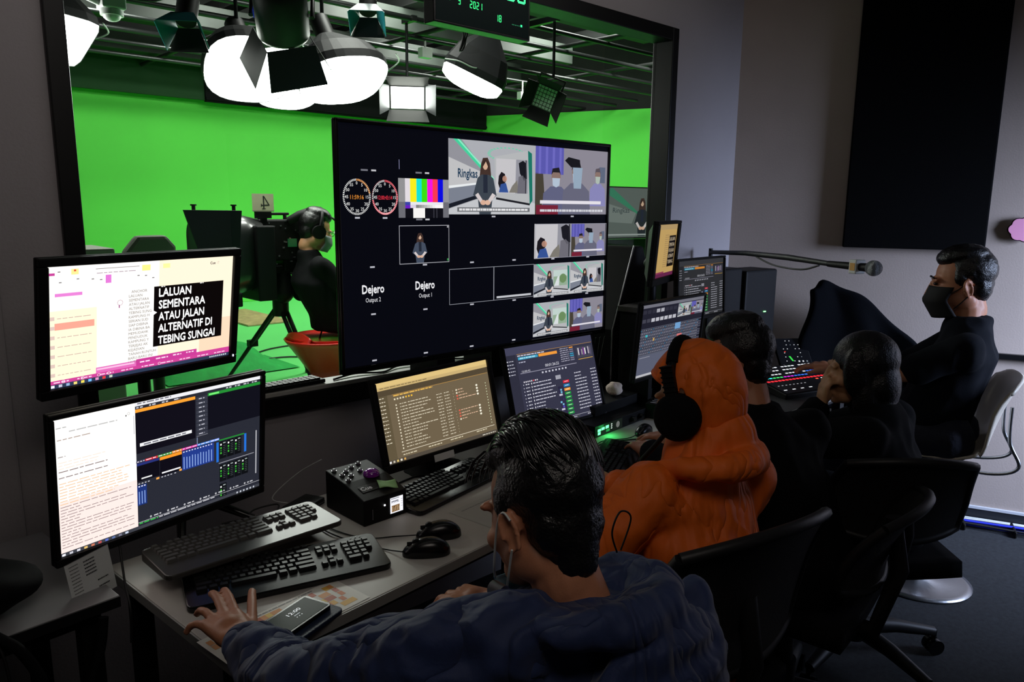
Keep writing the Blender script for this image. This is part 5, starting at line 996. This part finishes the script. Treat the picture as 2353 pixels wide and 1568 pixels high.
# ---------------------------------------------------------------- chairs
MESHB=mat('black chair mesh',(12,12,13),.75,bump=.6,bscale=600); CH=mat('chair black nylon',(18,18,19),.5)
def office(label,loc,rotz,backh=.50,arms=True,seatz=.46,group=None,bw=.44):
    t=thing('office_chair',loc,label,'chair'); t.rotation_euler=(0,0,R(rotz)); M=wm(t)
    g=G(); g.M=M; g.grid(lambda u,v:((u-.5)*.46,.22-.44*v,seatz+.0-.018*math.cos((u-.5)*3)+.0),12,12); g.M=M; mk('seat',g,BLKC,t,solid=.055,bevel=.0)
    b0=seatz+.10
    def bk(u,v): w_=bw*(1-.25*(abs(v-.35))**1.5); x=(u-.5)*w_; return (x,-.23-.05*math.sin(PI*v)*0-.10*v*v+.06*(2*u-1)**2-.02, b0+backh*v-.03*(2*u-1)**2*(1 if v>.5 else -1)*abs(v-.5)*2)
    g=G(); g.M=M; g.grid(bk,18,18); mk('mesh_back',g,MESHB,t,solid=.012)
    g=G(); g.M=M; per=[bk(i/14,1) for i in range(15)]+[bk(1,1-i/14) for i in range(1,15)]+[bk(1-i/14,0) for i in range(1,15)]+[bk(0,i/14) for i in range(1,15)]; g.tube(per,.014,8); mk('back_frame',g,CH,t)
    g=G(); g.M=M; g.tube([(0,-.27,b0+.20),(0,-.30,b0+.05),(0,-.25,seatz-.05),(0,-.05,seatz-.06)],[.022,.024,.024,.024],10); mk('back_support',g,CH,t)
    if arms:
        for s in (-1,1): g=G(); g.M=M; g.tube([(s*.23,-.02,seatz-.03),(s*.285,-.02,seatz-.0),(s*.285,-.02,seatz+.17)],.016,8); g.box((s*.285,.0,seatz+.185),(.07,.24,.03)); mk('armrest',g,CH,t,bevel=.01)
    g=G(); g.M=M; g.cyl((0,0,.10),(0,0,seatz-.04),.03,n=16); g.cyl((0,0,.08),(0,0,.22),.042,n=16); mk('gas_lift',g,CH,t)
    for k in range(5):
        a=R(72*k+8); x,y=math.cos(a),math.sin(a); g=G(); g.M=M; g.tube([(0,0,.125),(x*.16,y*.16,.115),(x*.31,y*.31,.085)],[.034,.026,.018],8); ba=mk('base_arm',g,CH,t)
        g=G(); g.M=M@Matrix.Translation((x*.315,y*.315,.03))@Matrix.Rotation(a+1.1*k,4,'Z'); g.cyl((0,-.024,0),(0,-.006,0),.029,n=18); g.cyl((0,.006,0),(0,.024,0),.029,n=18); g.cyl((0,0,0),(0,0,.06),.009,n=8); mk('caster',g,BLKG,ba)
    return t
office('black mesh office chair whose high back hides the orange jacket hem',(1.475,1.02,.002),-11,.38,bw=.53)
office('black office chair under long-haired person, caster base on carpet',(2.60,.96,.002),-46,.30,arms=False)
office('black office chair under the short-haired person in black',(2.08,.97,.002),8,.26,arms=False)
office('low black chair under the person in navy jacket',(.80,.58,.002),6,.12,arms=False)
# white shell chair
t=thing('shell_chair',(3.41,.99,.002),'white curved shell chair with chrome wire and round base','chair'); M=Matrix.Translation((3.40,1.01,0))@Matrix.Rotation(R(20),4,'Z')
g=G(); g.M=M
PR=[(.24,.615),(.18,.605),(.05,.60),(-.08,.605),(-.15,.63),(-.19,.69),(-.215,.77),(-.245,.86),(-.275,.93),(-.29,.955)]
def shl(u,v):
    k=v*(len(PR)-1); i=min(int(k),len(PR)-2); f=k-i; y=PR[i][0]*(1-f)+PR[i+1][0]*f; z=PR[i][1]*(1-f)+PR[i+1][1]*f; wd=.42+.03*math.sin(PI*v)-.10*max(0,(v-.55))*0-.12*abs(v-.48)**6*60*0
    c_=(2*u-1); return ((u-.5)*wd,y+.05*c_*c_*(v>.4)*min(1,(v-.4)*3),z+.03*c_*c_*(v<.5)-.05*c_**4*max(0,v-.8)*4)
g.grid(shl,20,30); mk('shell',g,mat('cream laminated shell',(214,206,190),.35),t,solid=.012)
for s in (-1,1):
    g=G(); g.M=M; g.tube(smooth_path([V((s*.10,-.255,.84)),V((s*.10,-.262,.70)),V((s*.11,-.30,.60)),V((s*.11,-.20,.56)),V((s*.09,.0,.57))]),.007,8); mk('chrome_wire',g,STEEL,t)
g=G(); g.M=M; g.box((0,.0,.575),(.2,.2,.02)); g.cyl((0,0,.03),(0,0,.57),.025,n=16); mk('post',g,STEEL,t)
g=G(); g.M=M; g.lathe([(.001,.002),(.215,.002),(.215,.008),(.19,.014),(.04,.022),(.03,.05),(.001,.05)],n=40); mk('disc_base',g,STEEL,t)
g=G(); g.M=M; g.tube([(.18*math.cos(a),.05+.18*math.sin(a),.30) for a in [R(x) for x in range(0,361,24)]],.010,8); g.tube([(0,.23,.30),(0,0,.33)],.008,8); g.tube([(0,-.13,.30),(0,0,.33)],.008,8); mk('foot_ring',g,STEEL,t)
# dark jacket over a chair back at the corner
t=thing('draped_jacket',(3.93,1.56,.002),'dark navy jacket draped over a chair back beside the switcher','jacket')
g=G(); g.M=Matrix.Translation((3.95,1.57,0))@Matrix.Rotation(R(-58),4,'Z')

def dj(u,v):
    a=(u-.5); top_=1.23-.30*max(0,u-.22)**1.6*1.6-.04*(u<.1); z=.55+(top_-.55)*v; return (a*.60*(1-.12*v)+.02*math.sin(9*v+5*u),.05*math.cos(a*3)-.03*math.sin(12*u+2*v)*.5,z+.012*math.sin(14*u))
g.grid(dj,26,22); mk('jacket_cloth',g,mat('midnight cloth',(6,7,10),.95,spec=.05,bump=.3,bscale=300),t,solid=.05,sub=1)
g=G(); g.cyl((3.95,1.57,.002),(3.95,1.57,.03),.16,n=24); g.cyl((3.95,1.57,.03),(3.95,1.57,.6),.03,n=12); mk('chair_post',g,CH,t)
# ---------------------------------------------------------------- studio beyond the glass
PIPE=mat('dark steel pipe',(52,55,54),.35,metal=.7); BLKP=mat('black painted steel',(24,26,25),.5,metal=.3)
def pipe(a,b,r,lab,m=PIPE): g=G(); g.cyl(a,b,r,n=10); return mk('ceiling_pipe',g,m,label=lab,cat='pipe',group='lighting grid pipes')
for i,y in enumerate([4.6,5.4,6.0,6.6,7.2,7.8,8.4,9.05,9.8]): pipe((-1.4,y,3.3),(9+.2*i,y,3.3),.026 if i%2==0 else .022,'lighting grid pipe parallel to the window, '+['closest to it','second from it','third from it','fourth from it','middle one','sixth from it','seventh from it','second nearest the green wall','nearest the green wall'][i])
for i,x in enumerate([.4,1.9,3.4,4.9,6.4,7.9]): pipe((x,2.6,3.36),(x,10.7,3.36),.024,'lighting grid pipe running away from the window, '+['leftmost','second from left','third from left','third from right','second from right','rightmost'][i],BLKP)
DUCT=mat('dark green-grey duct',(30,38,32),.6,metal=.2,var=.2)
for i,(x0,x1,y,z) in enumerate([(-1,5.4,10.3,3.55),(-.5,8.8,9.4,3.75),(-1,8.5,8.0,3.8),(-1,8.5,6.4,3.9)]):
    g=G(); g.bx(x0,x1,y-.16,y+.16,z-.13,z+.13); mk('ceiling_duct',g,DUCT,label='dark boxed duct above the lighting grid, '+['nearest the green wall','second from the green wall','second from the window','nearest the window'][i],cat='duct',group='ducts above the grid',bevel=.01)
for i,x in enumerate([-.2,1.1,2.6,4.1,5.6,7.1,8.6]):
    g=G(); g.bx(x-.05,x+.05,2.7,10.7,3.95,4.12); g.bx(x-.1,x+.1,2.7,10.7,3.94,3.955); mk('ceiling_beam',g,BLKP,label='black steel ceiling beam above the grid, '+['leftmost','second from left','third from left','middle one','third from right','second from right','rightmost'][i],cat='beam',group='ceiling beams')
# black valance hanging above the green wall at the corner
g=G(); g.bx(4.2,9.3,10.68,10.74,2.98,3.6); g.bx(4.2,9.3,10.66,10.70,3.0,3.04); mk('black_valance',g,BLKC,label='black cloth border along the top of green wall',cat='curtain')
g=G(); g.bx(-1.4,4.2,10.72,10.76,3.0,3.6); mk('dark_valance',g,mat('dark green cloth',(20,60,26),.9),label='dark green border above the left part of green wall',cat='curtain')
PY=[4.6,5.4,6.0,6.6,7.2,7.8,8.4,9.05,9.8]
def clamp(g,q):
    py=min(PY,key=lambda y:abs(y-q[1])); g.box((q[0],(q[1]+py)/2,3.3),(.05,abs(q[1]-py)+.09,.05))
def lookrot(d,upv_=(0,0,1)): return V(d).to_track_quat('-Y','Z').to_matrix().to_4x4()
DIFF=mat('glowing diffuser cloth',(250,250,250),.8,emit=(255,254,250),es=30)
SHELL=mat('black softbox cloth',(20,23,24),.6,bump=.1,bscale=40)
def softbox(label,c,d,w,h,dp,power=0,bulge=.07,rollz=0,hang=3.3,n=9):
    t=thing('softbox_lamp',c,label,'studio light'); M=Matrix.Translation(c)@lookrot(d)@Matrix.Rotation(rollz,4,'Y')
    g=G(); g.M=M; a=.16
    N_=32
    def se(k,y):
        out=[]
        for i in range(N_):
            q=2*PI*i/N_; cx,cz=math.cos(q),math.sin(q); r_=(abs(cx)**n+abs(cz)**n)**(-1/n); out.append((cx*r_*w/2*k,y,cz*r_*h/2*k))
        return out
    rings=[se(1,-.012),se(1.02,.05),se(.84,dp*.5),se(.28,dp)]
    g.add([p_ for r_ in rings for p_ in r_],[(k*N_+i,k*N_+(i+1)%N_,(k+1)*N_+(i+1)%N_,(k+1)*N_+i) for k in range(3) for i in range(N_)]+[tuple(range(3*N_,4*N_))]); mk('softbox_shell',g,SHELL,t,solid=.004)
    g=G(); g.M=M; dr=[se(k,-.004-bulge*(1-k*k)**.8) for k in (.995,.9,.75,.55,.3,.05)]
    g.add([p_ for r_ in dr for p_ in r_],[(k*N_+i,(k+1)*N_+i,(k+1)*N_+(i+1)%N_,k*N_+(i+1)%N_) for k in range(5) for i in range(N_)]+[tuple(range(5*N_,6*N_))],True); mk('diffuser',g,DIFF,t)
    p=M@V((0,dp,0)); g=G(); g.cyl(p,M@V((0,dp+.18,0)),.07,n=16); mk('lamp_head',g,BLKP,t)
    q=M@V((0,dp+.1,0)); g=G(); g.tube([q,V((q.x,q.y,q.z+.12)),V((q.x,q.y,hang))],.014,8); clamp(g,q); mk('hanging_rod',g,PIPE,t)
    g=G(); g.tube(smooth_path([M@V((w/2,.0,h/2)),M@V((w/2+.07,.02,h*.3)),M@V((w/2+.03,.03,h*.1)),M@V((w/2,.05,0))]),.005,6); mk('safety_cord',g,WHT,t)
    return t
softbox('softbox at window left edge, cropped by the frame',(1.06,4.9,2.50),(.10,-.55,-.75),.50,.36,.42,bulge=.08,rollz=R(6))
softbox('leftmost of three overlapping glowing softboxes',(2.27,5.0,2.48),(-.15,-.75,-.70),.58,.50,.34,bulge=.12,n=2.6)
softbox('middle one of three overlapping glowing softboxes',(2.78,5.45,2.50),(-.05,-.75,-.75),.56,.48,.34,bulge=.12,n=2.6)
softbox('rightmost of three overlapping glowing softboxes, tilted',(2.98,5.0,2.50),(.05,-.55,-.85),.66,.52,.36,bulge=.12,rollz=R(-14),n=2.6)
softbox('softbox hanging alone right of centre, black shell toward us',(4.36,5.2,2.68),(-.34,.24,-.93),.60,.54,.40,bulge=.09)
def ledpanel(label,c,d,w,h,on,doors=True,grid=False,rollz=0,blue=False):
    t=thing('panel_lamp',c,label,'studio light'); M=Matrix.Translation(c)@lookrot(d)@Matrix.Rotation(rollz,4,'Y')
    g=G(); g.M=M; g.bx(-w/2,w/2,.004,.12,-h/2,h/2); mk('lamp_housing',g,BLKP,t,bevel=.01)
    g=G(); g.M=M
    if on: g.bx(-w/2+.015,w/2-.015,0,.003,-h/2+.012,h/2-.012); mk('lamp_face',g,mat('lit lamp face',(255,252,246),emit=(255,252,246),es=9),t)
    else:
        g.bx(-w/2+.01,w/2-.01,0,.003,-h/2+.01,h/2-.01); lf=mk('lamp_face',g,mat('grey egg-crate lens',(150,160,152),.4,metal=.3,bump=.6,bscale=90),t)
        for i in range(7): 
            pass
        g=G(); g.M=M
        for i in range(1,6): g.box((-w/2+w*i/6,-.001,0),(.005,.003,h-.02)); g.box((0,-.001,-h/2+h*i/6),(w-.02,.003,.005))
        mk('lens_grid',g,BLKP,lf)
    if doors:
        for sx in (-1,1):
            g=G(); g.M=M; g.add([(sx*w/2,0,-h/2),(sx*(w/2+.09),-.13,-h/2-.03),(sx*(w/2+.09),-.13,h/2+.03),(sx*w/2,0,h/2)],[(0,1,2,3)]); mk('barn_door',g,ALU if on else BLKP,t,solid=.004)
        for sz in (-1,1):
            g=G(); g.M=M; g.add([(-w/2,0,sz*h/2),(-w/2-.03,-.13,sz*(h/2+.09)),(w/2+.03,-.13,sz*(h/2+.09)),(w/2,0,sz*h/2)],[(0,1,2,3)]); mk('barn_door',g,BLKP,t,solid=.004)
    g=G(); g.M=M; g.tube([(-w/2-.02,.06,0),(-w/2-.02,.1,h*.8),(w/2+.02,.1,h*.8),(w/2+.02,.06,0)],.012,8); mk('yoke',g,BLKP,t)
    q=M@V((0,.1,h*.8)); g=G(); g.cyl(q,(q.x,q.y,3.3),.014,n=10); clamp(g,q); mk('hanging_rod',g,PIPE,t)
    if blue: g=G(); g.M=M; g.cyl((w/2+.012,.06,0),(w/2+.05,.06,0),.035,n=14); mk('tilt_knob',g,mat('blue plastic knob',(30,60,210),.4),t,label='blue tilt knob')
    return t
ledpanel('small bright panel lamp with barn doors right of softbox trio',(4.28,6.05,2.60),(-.55,-.8,-.25),.34,.22,True)
ledpanel('unlit grid-faced panel lamp tilted in front of dark ceiling',(5.16,5.1,2.60),(-.75,-.5,-.35),.20,.22,False,doors=True,rollz=R(24),blue=True)
# large barn-door fresnel close to the window
t=thing('fresnel_lamp',(2.05,4.35,2.5),'large black fresnel lamp with barn doors hanging before softboxes','studio light'); M=Matrix.Translation((2.17,4.30,2.57))@lookrot((.35,.55,-.75))
g=G(); g.M=M; g.lathe([(.001,.0),(.14,.0),(.15,.02),(.15,.26),(.12,.32),(.001,.33)],(0,0,0),n=28,rot=Matrix.Rotation(R(-90),3,'X')); mk('lamp_housing',g,BLKP,t)
for ang in range(4):
    g=G(); g.M=M@Matrix.Rotation(R(90*ang+20),4,'Y'); g.add([(-.14,0,.14),(.14,0,.14),(.17,-.2,.24),(-.17,-.2,.24)],[(0,1,2,3)]); mk('barn_door',g,BLKP,t,solid=.004)
g=G(); g.M=M; g.tube([(-.17,.12,0),(-.17,.2,.28),(.17,.2,.28),(.17,.12,0)],.014,8); mk('yoke',g,BLKP,t)
q=M@V((0,.2,.28)); g=G(); g.cyl(q,(q.x,q.y,3.3),.02,n=10); clamp(g,q); mk('hanging_rod',g,PIPE,t)
g=G(); g.M=M; g.box((.152,.14,0),(.004,.05,.05)); mk('tilt_label',g,mat('blue label',(40,66,220),.4,emit=(30,50,200),es=.2),t)
# coloured-gel lamps hung high
GEL=mat('blue green gel',(20,110,120),.3,spec=.6)
for i,(c_,lab) in enumerate([((1.70,4.55,2.62),'black lamp with teal gel flaps left of the fresnel'),((2.95,4.62,2.90),'lamp with green and blue gel flaps at window top')]):
    t=thing('gel_lamp',c_,lab,'studio light'); M=Matrix.Translation(c_)@lookrot((-.3,-.4,-.8))
    g=G(); g.M=M; g.cyl((0,0,0),(0,.16,0),.06,n=16); mk('lamp_housing',g,BLKP,t)
    for k in range(4):
        g=G(); g.M=M@Matrix.Rotation(R(90*k),4,'Y'); g.add([(-.06,0,.06),(.06,0,.06),(.11,-.12,.12),(-.11,-.12,.12)],[(0,1,2,3)]); mk('gel_flap',g,GEL if k!=2 else BLKP,t,solid=.003)
    g=G(); q=M@V((0,.1,0)); g.cyl(q,(q.x,q.y,3.3),.012,n=10); clamp(g,q); mk('hanging_rod',g,PIPE,t)
# security camera
t=thing('security_camera',(1.32,4.6,2.62),'white dome security camera on a bracket at window top','camera')
g=G(); g.box((1.33,4.6,2.655),(.12,.12,.07)); mk('camera_box',g,WHT,t,bevel=.008)
g=G(); g.cyl((1.33,4.6,2.62),(1.33,4.6,2.59),.058,n=20); g.ell((1.33,4.6,2.59),(.045,.045,.03)); mk('dome',g,WHT,t)
g=G(); g.tube([(1.27,4.6,2.65),(1.16,4.62,2.68),(1.12,4.65,3.3)],.02,8); mk('bracket',g,WHT,t)
for i,(x,y,z) in enumerate([(4.9,6.6,3.16),(6.5,7.2,3.14),(3.9,7.8,3.2),(7.4,7.75,3.1)]):
    g=G(); g.box((x,y,z),(.13,.08,.1)); g.cyl((x,y,z+.05),(x,y,3.3),.012,n=8); mk('socket_box',g,WHT,label='small white socket box on the grid, '+['left of the unlit grid-faced lamp','beyond the unlit grid-faced lamp','left of the digital clock','nearest the window right edge'][i],cat='socket box',group='socket boxes on the grid',bevel=.008)
g=G()
for k in range(5):
    a=R(20*k); g.tube(smooth_path([V((1.3+.04*k,5.6,3.25)),V((1.5,5.62,3.0+.03*k)),V((1.9+.03*k,5.6,2.95+.04*k)),V((2.2,5.6,3.2)),V((2.5,5.6,3.28))]),.008,6)
mk('cable_loops',g,RUB,label='loops of black cable slung under the lighting grid at left',cat='cable')
g=G()
for k in range(3): g.tube(smooth_path([V((3.9+.03*k,4.8,3.3)),V((3.86,4.8,3.05)),V((3.95+.02*k,4.82,2.95)),V((3.9,4.8,2.8)),V((4.0,4.85,2.9)),V((4.05+.05*k,4.9,3.3))]),.007,6)
mk('cable_loops',g,RUB,label='tangled black cable hanging beside the single softbox',cat='cable')
# ---------------------------------------------------------------- camera rig
t=thing('studio_camera',(2.62,5.4,SF),'studio video camera with teleprompter hood on a black tripod','camera')
g=G()  # teleprompter hood: trapezoid flag board at front, curved black hood behind
g.add([(1.776,5.0,1.558),(2.16,5.0,1.555),(2.12,5.06,.95),(1.98,5.06,.95)],[(0,1,2,3)]); mk('glass_frame',g,BLK,t,solid=.015)
g=G(); g.M=Matrix.Translation((2.16,5.24,1.25))@Matrix.Rotation(R(8),4,'Z')@Matrix.Rotation(R(90),4,'Y'); rp=rrect(.58,.36,.15,8); n_=len(rp); g.add([(x*k,y*k,z) for z,k in ((-.22,.92),(-.15,1),(.05,.96),(.20,.86)) for x,y in rp],[(j*n_+i,j*n_+(i+1)%n_,(j+1)*n_+(i+1)%n_,(j+1)*n_+i) for j in range(3) for i in range(n_)]+[tuple(range(n_)),tuple(range(3*n_,4*n_))],True); mk('prompter_hood',g,mat('black satin hood',(24,26,25),.35,coat=.3),t)
g=G(); g.bx(2.0,2.14,5.0,5.3,.9,1.0); g.bx(2.28,2.42,5.05,5.4,.92,1.45); mk('prompter_box',g,BLK,t,bevel=.01)
for x in (1.88,2.15): g=G(); g.cyl((x,5.1,1.55),(x,5.1,1.585),.012,n=12); g.cyl((x,5.1,1.585),(x,5.1,1.595),.02,n=12); mk('hood_knob',g,BLK,t)
c=Can(frame_m((2.385,5.15,1.61),R(-5),0),.155,.125,(186,180,150)); c.rect(.0,.93,1,1,(140,136,116),1)
for a_,b_ in [((.62,.18),(.62,.86)),((.62,.18),(.4,.18)),]: pass
# the mirrored figure 4 as seen through the sheet
c.poly([(.50,.12),(.56,.12),(.56,.85),(.50,.85)],(30,30,28),2); c.poly([(.52,.14),(.56,.12),(.80,.62),(.75,.64)],(30,30,28),3); c.poly([(.40,.62),(.80,.60),(.80,.66),(.40,.68)],(30,30,28),4); c.poly([(.40,.56),(.44,.56),(.44,.72),(.40,.72)],(30,30,28),5); c.poly([(.44,.82),(.62,.82),(.62,.86),(.44,.86)],(30,30,28),5)
mk('number_card',c,PRINT,t,label='cream card with a mirrored figure 4')
g=G(); g.bx(2.33,2.45,5.16,5.18,1.50,1.55); g.bx(2.38,2.42,5.17,5.2,1.42,1.55); mk('card_clip',g,BLK,t)
g=G(); g.box((2.52,5.3,1.34),(.34,.2,.30)); g.box((2.64,5.3,1.24),(.16,.16,.26)); g.cyl((2.36,5.3,1.34),(2.20,5.3,1.33),.06,n=18); mk('camera_body',g,BLK,t,bevel=.012)
g=G(); g.box((2.52,5.3,1.53),(.26,.03,.02)); g.box((2.42,5.3,1.50),(.02,.03,.05)); g.box((2.62,5.3,1.50),(.02,.03,.05)); mk('carry_handle',g,BLK,t,bevel=.006)
g=G(); g.tube([(2.6,5.2,1.48),(2.66,5.15,1.52),(2.74,5.12,1.54)],[.03,.035,.045],12); mk('viewfinder',g,BLK,t)
g=G(); g.box((2.62,5.196,1.32),(.07,.006,.06)); mk('side_screen',g,mat('dim green lcd',(10,40,24),.3,emit=(30,110,60),es=.35),t)
g=G(); rr=random.Random(2)
for i in range(30): g.box((2.42+rr.random()*.30,5.197,1.16+rr.random()*.32),(.006+.014*rr.random(),.005,.004+.008*rr.random()))
mk('fittings',g,mat('bare metal fittings',(190,190,196),.25,metal=.9),t,kind='stuff')
g=G(); g.cyl((2.3,5.26,1.16),(2.95,5.26,1.12),.012,n=10); g.cyl((2.3,5.34,1.16),(2.8,5.34,1.14),.012,n=10); mk('support_rod',g,STEEL,t)
g=G(); g.box((2.55,5.3,1.12),(.34,.14,.05)); g.cyl((2.58,5.3,.94),(2.58,5.3,1.1),.08,.06,n=20); g.ell((2.58,5.3,.94),.08); mk('fluid_head',g,BLK,t)
g=G(); g.tube([(2.64,5.26,1.0),(2.85,5.2,.92),(3.02,5.1,.78)],[.012,.012,.018],10); mk('pan_handle',g,BLK,t)
hub=V((2.58,5.35,.86))
for foot in [(2.28,5.75,SF+.01),(2.66,4.98,SF+.01),(2.98,5.7,SF+.01)]:
    f=V(foot); g=G(); mid=hub.lerp(f,.5); n_=(f-hub).cross(V((0,0,1))).normalized()*.022
    g.cyl(hub+n_,mid+n_,.016,n=10); g.cyl(hub-n_,mid-n_,.016,n=10); g.cyl(mid-(f-hub)*.08,f,.017,.013,n=10); g.box(mid,(.07,.05,.05)); g.cyl(f-V((0,0,.01)),f+V((0,0,.02)),.035,n=12); mk('tripod_leg',g,BLKP,t)
g=G(); g.cyl(hub+V((0,0,-.1)),hub+V((0,0,.06)),.06,n=16); mk('tripod_crown',g,BLKP,t)
g=G(); g.tube(smooth_path([V((2.7,5.2,1.5)),V((2.95,5.18,1.5)),V((3.05,5.2,1.3)),V((3.0,5.2,1.1)),V((2.85,5.2,1.0))]),.008,6); g.tube(smooth_path([V((2.6,5.2,1.1)),V((2.75,5.15,.9)),V((2.9,5.1,1.0)),V((2.8,5.1,.7)),V((2.7,5.1,.4)),V((2.75,5.1,SF+.01))]),.007,6); mk('cable',g,RUB,t)
# wood block sample on floor, green cloth heap, red chair, studio television on a black stand
g=G(); g.M=Matrix.Translation((4.0,9.0,SF)); 
WOOD=mat('worn plank wood',(156,140,96),.7,bump=.4,bscale=30,var=.25,vscale=14)
for k in range(5): g.box((-.12,-.55+.27*k,.012),(.56,.26,.02))
mk('wooden_board',g,WOOD,label='weathered plank board lying flat on the green floor',cat='board',bevel=.004)
g=G(); g.grid(lambda u,v:V((1.9+1.1*u,5.9+.7*v,SF+.01+.24*math.sin(PI*min(1,u*1.1))**.8*math.sin(PI*v)*(1+.5*noise.noise(V((u*5,v*4,1)))))),40,24); mk('green_cloth',g,GREEND,label='heap of green cloth on studio floor below the hood',cat='cloth')
RED=mat('red moulded plastic',(206,44,34),.3)
t=thing('red_chair',(2.86,5.02,SF),'red moulded plastic chair under the camera operator','chair')
def rc(u,v):  # shell: seat to flared base
    a=2*PI*u; r=[.27,.25,.17,.11,.10,.16][min(5,int(v*5.999))]; f=v*5-int(v*5); 
    z=.62-.60*v; rr=.27*(1-v)**1.1+.10+.07*max(0,v-.75)*2
    return V((2.80+.9*rr*math.cos(a)*1.0,5.02+rr*math.sin(a)*.85,SF+z*.62+.03))
g=G(); g.grid(rc,28,12); mk('seat_shell',g,RED,t,solid=.012)
g=G(); g.lathe([(.001,.40),(.26,.40),(.29,.43),(.26,.415),(.001,.37)],(2.80,5.02,SF)); mk('seat',g,RED,t)
g=G(); g.grid(lambda u,v:V((2.80-.27+.03*v,5.02+(u-.5)*.36,SF+.40+.07*v-.03*(2*u-1)**2*v)),10,6); mk('backrest',g,RED,t,solid=.012)
t=thing('studio_television',(9.0,7.0,SF),'dim television standing in studio, seen past the big screen','television')
Ms=frame_m((8.0,6.35,1.535),R(-8),0); sw,sh=1.55,.62
c=Can(Ms,sw,sh*1.05,(60,70,66)); c.sub(.25,0,1.05,1); 
c.rect(0,0,.96,1,(96,104,100),2); c.poly([(0,.1),(.1,0),(.5,.5),(.5,.55)],(60,130,100),3); c.poly([(0,.3),(.46,.5),(.4,.72),(0,.68)],(120,128,124),3); c.text('Ringkas',.12,.5,.1,(50,62,66),5,width=.24); woman(c,.55,.2,.22,.78,(40,46,50)); c.rect(0,.93,.96,.96,(160,166,164),12); c.rect(.75,0,.96,.6,(140,134,120),3); c.sub(0,0,1,1)
mk('screen',c,screen_mat('display glow studio',.8),t)
g=G(); g.M=Ms; g.bx(-sw/2-.02,sw/2+.02,.002,.06,-sh/2-.03,sh/2+.03); mk('bezel',g,BLK,t)
g=G(); g.M=frame_m((8.0,6.42,SF),R(-8),0); g.bx(-sw/2-.02,sw/2+.02,0,.3,.0,.98); mk('cabinet',g,mat('dark green-black cabinet',(20,30,24),.6),t)
t=thing('control_booth_chair',(1.3,4.0,.8),'grey rounded chair back seen behind upper left monitor','chair')
g=G(); g.prism([(-.14,0),(.14,0),(.14,.42),(.09,.48),(-.07,.48),(-.14,.40)],-.03,.03,Matrix.Translation((1.32,4.25,.95))@Matrix.Rotation(R(10),4,'Z')); mk('backrest',g,mat('grey green fabric',(86,92,78),.8),t,bevel=.02)
g=G(); g.cyl((1.32,4.25,SF+.03),(1.32,4.25,.97),.03,n=12); g.cyl((1.32,4.25,SF),(1.32,4.25,SF+.03),.25,n=24); mk('post',g,BLKP,t)
t=thing('lectern_box',(1.0,4.3,SF),'grey topped box with pale card behind upper left monitor','cabinet')
g=G(); g.bx(.62,1.14,4.2,4.6,SF,1.37); mk('cabinet_body',g,mat('grey painted board',(120,124,112),.6),t,bevel=.01); 
g=G(); g.box((.90,4.3,1.40),(.14,.01,.07),Matrix.Rotation(R(-12),3,'Y')); mk('card',g,mat('pale green card',(140,160,120),.7),t)
for k,(x0,y0,x1,y1) in enumerate([(2.3,6.5,3.6,6.9),(2.6,6.3,4.2,5.7),(2.0,5.2,2.7,4.9)]):
    g=G(); g.tube(smooth_path([V((x0,y0,SF+.01)),V(((2*x0+x1)/3,y0+.06,SF+.01)),V(((x0+2*x1)/3,y1-.06,SF+.01)),V((x1,y1,SF+.01))]),.008,6); mk('floor_cable',g,RUB,label=['black cable curving beyond the tripod legs on green floor','long black cable snaking past the red chair on green floor','short black cable on green floor near the window'][k],cat='cable',group='cables on the studio floor')
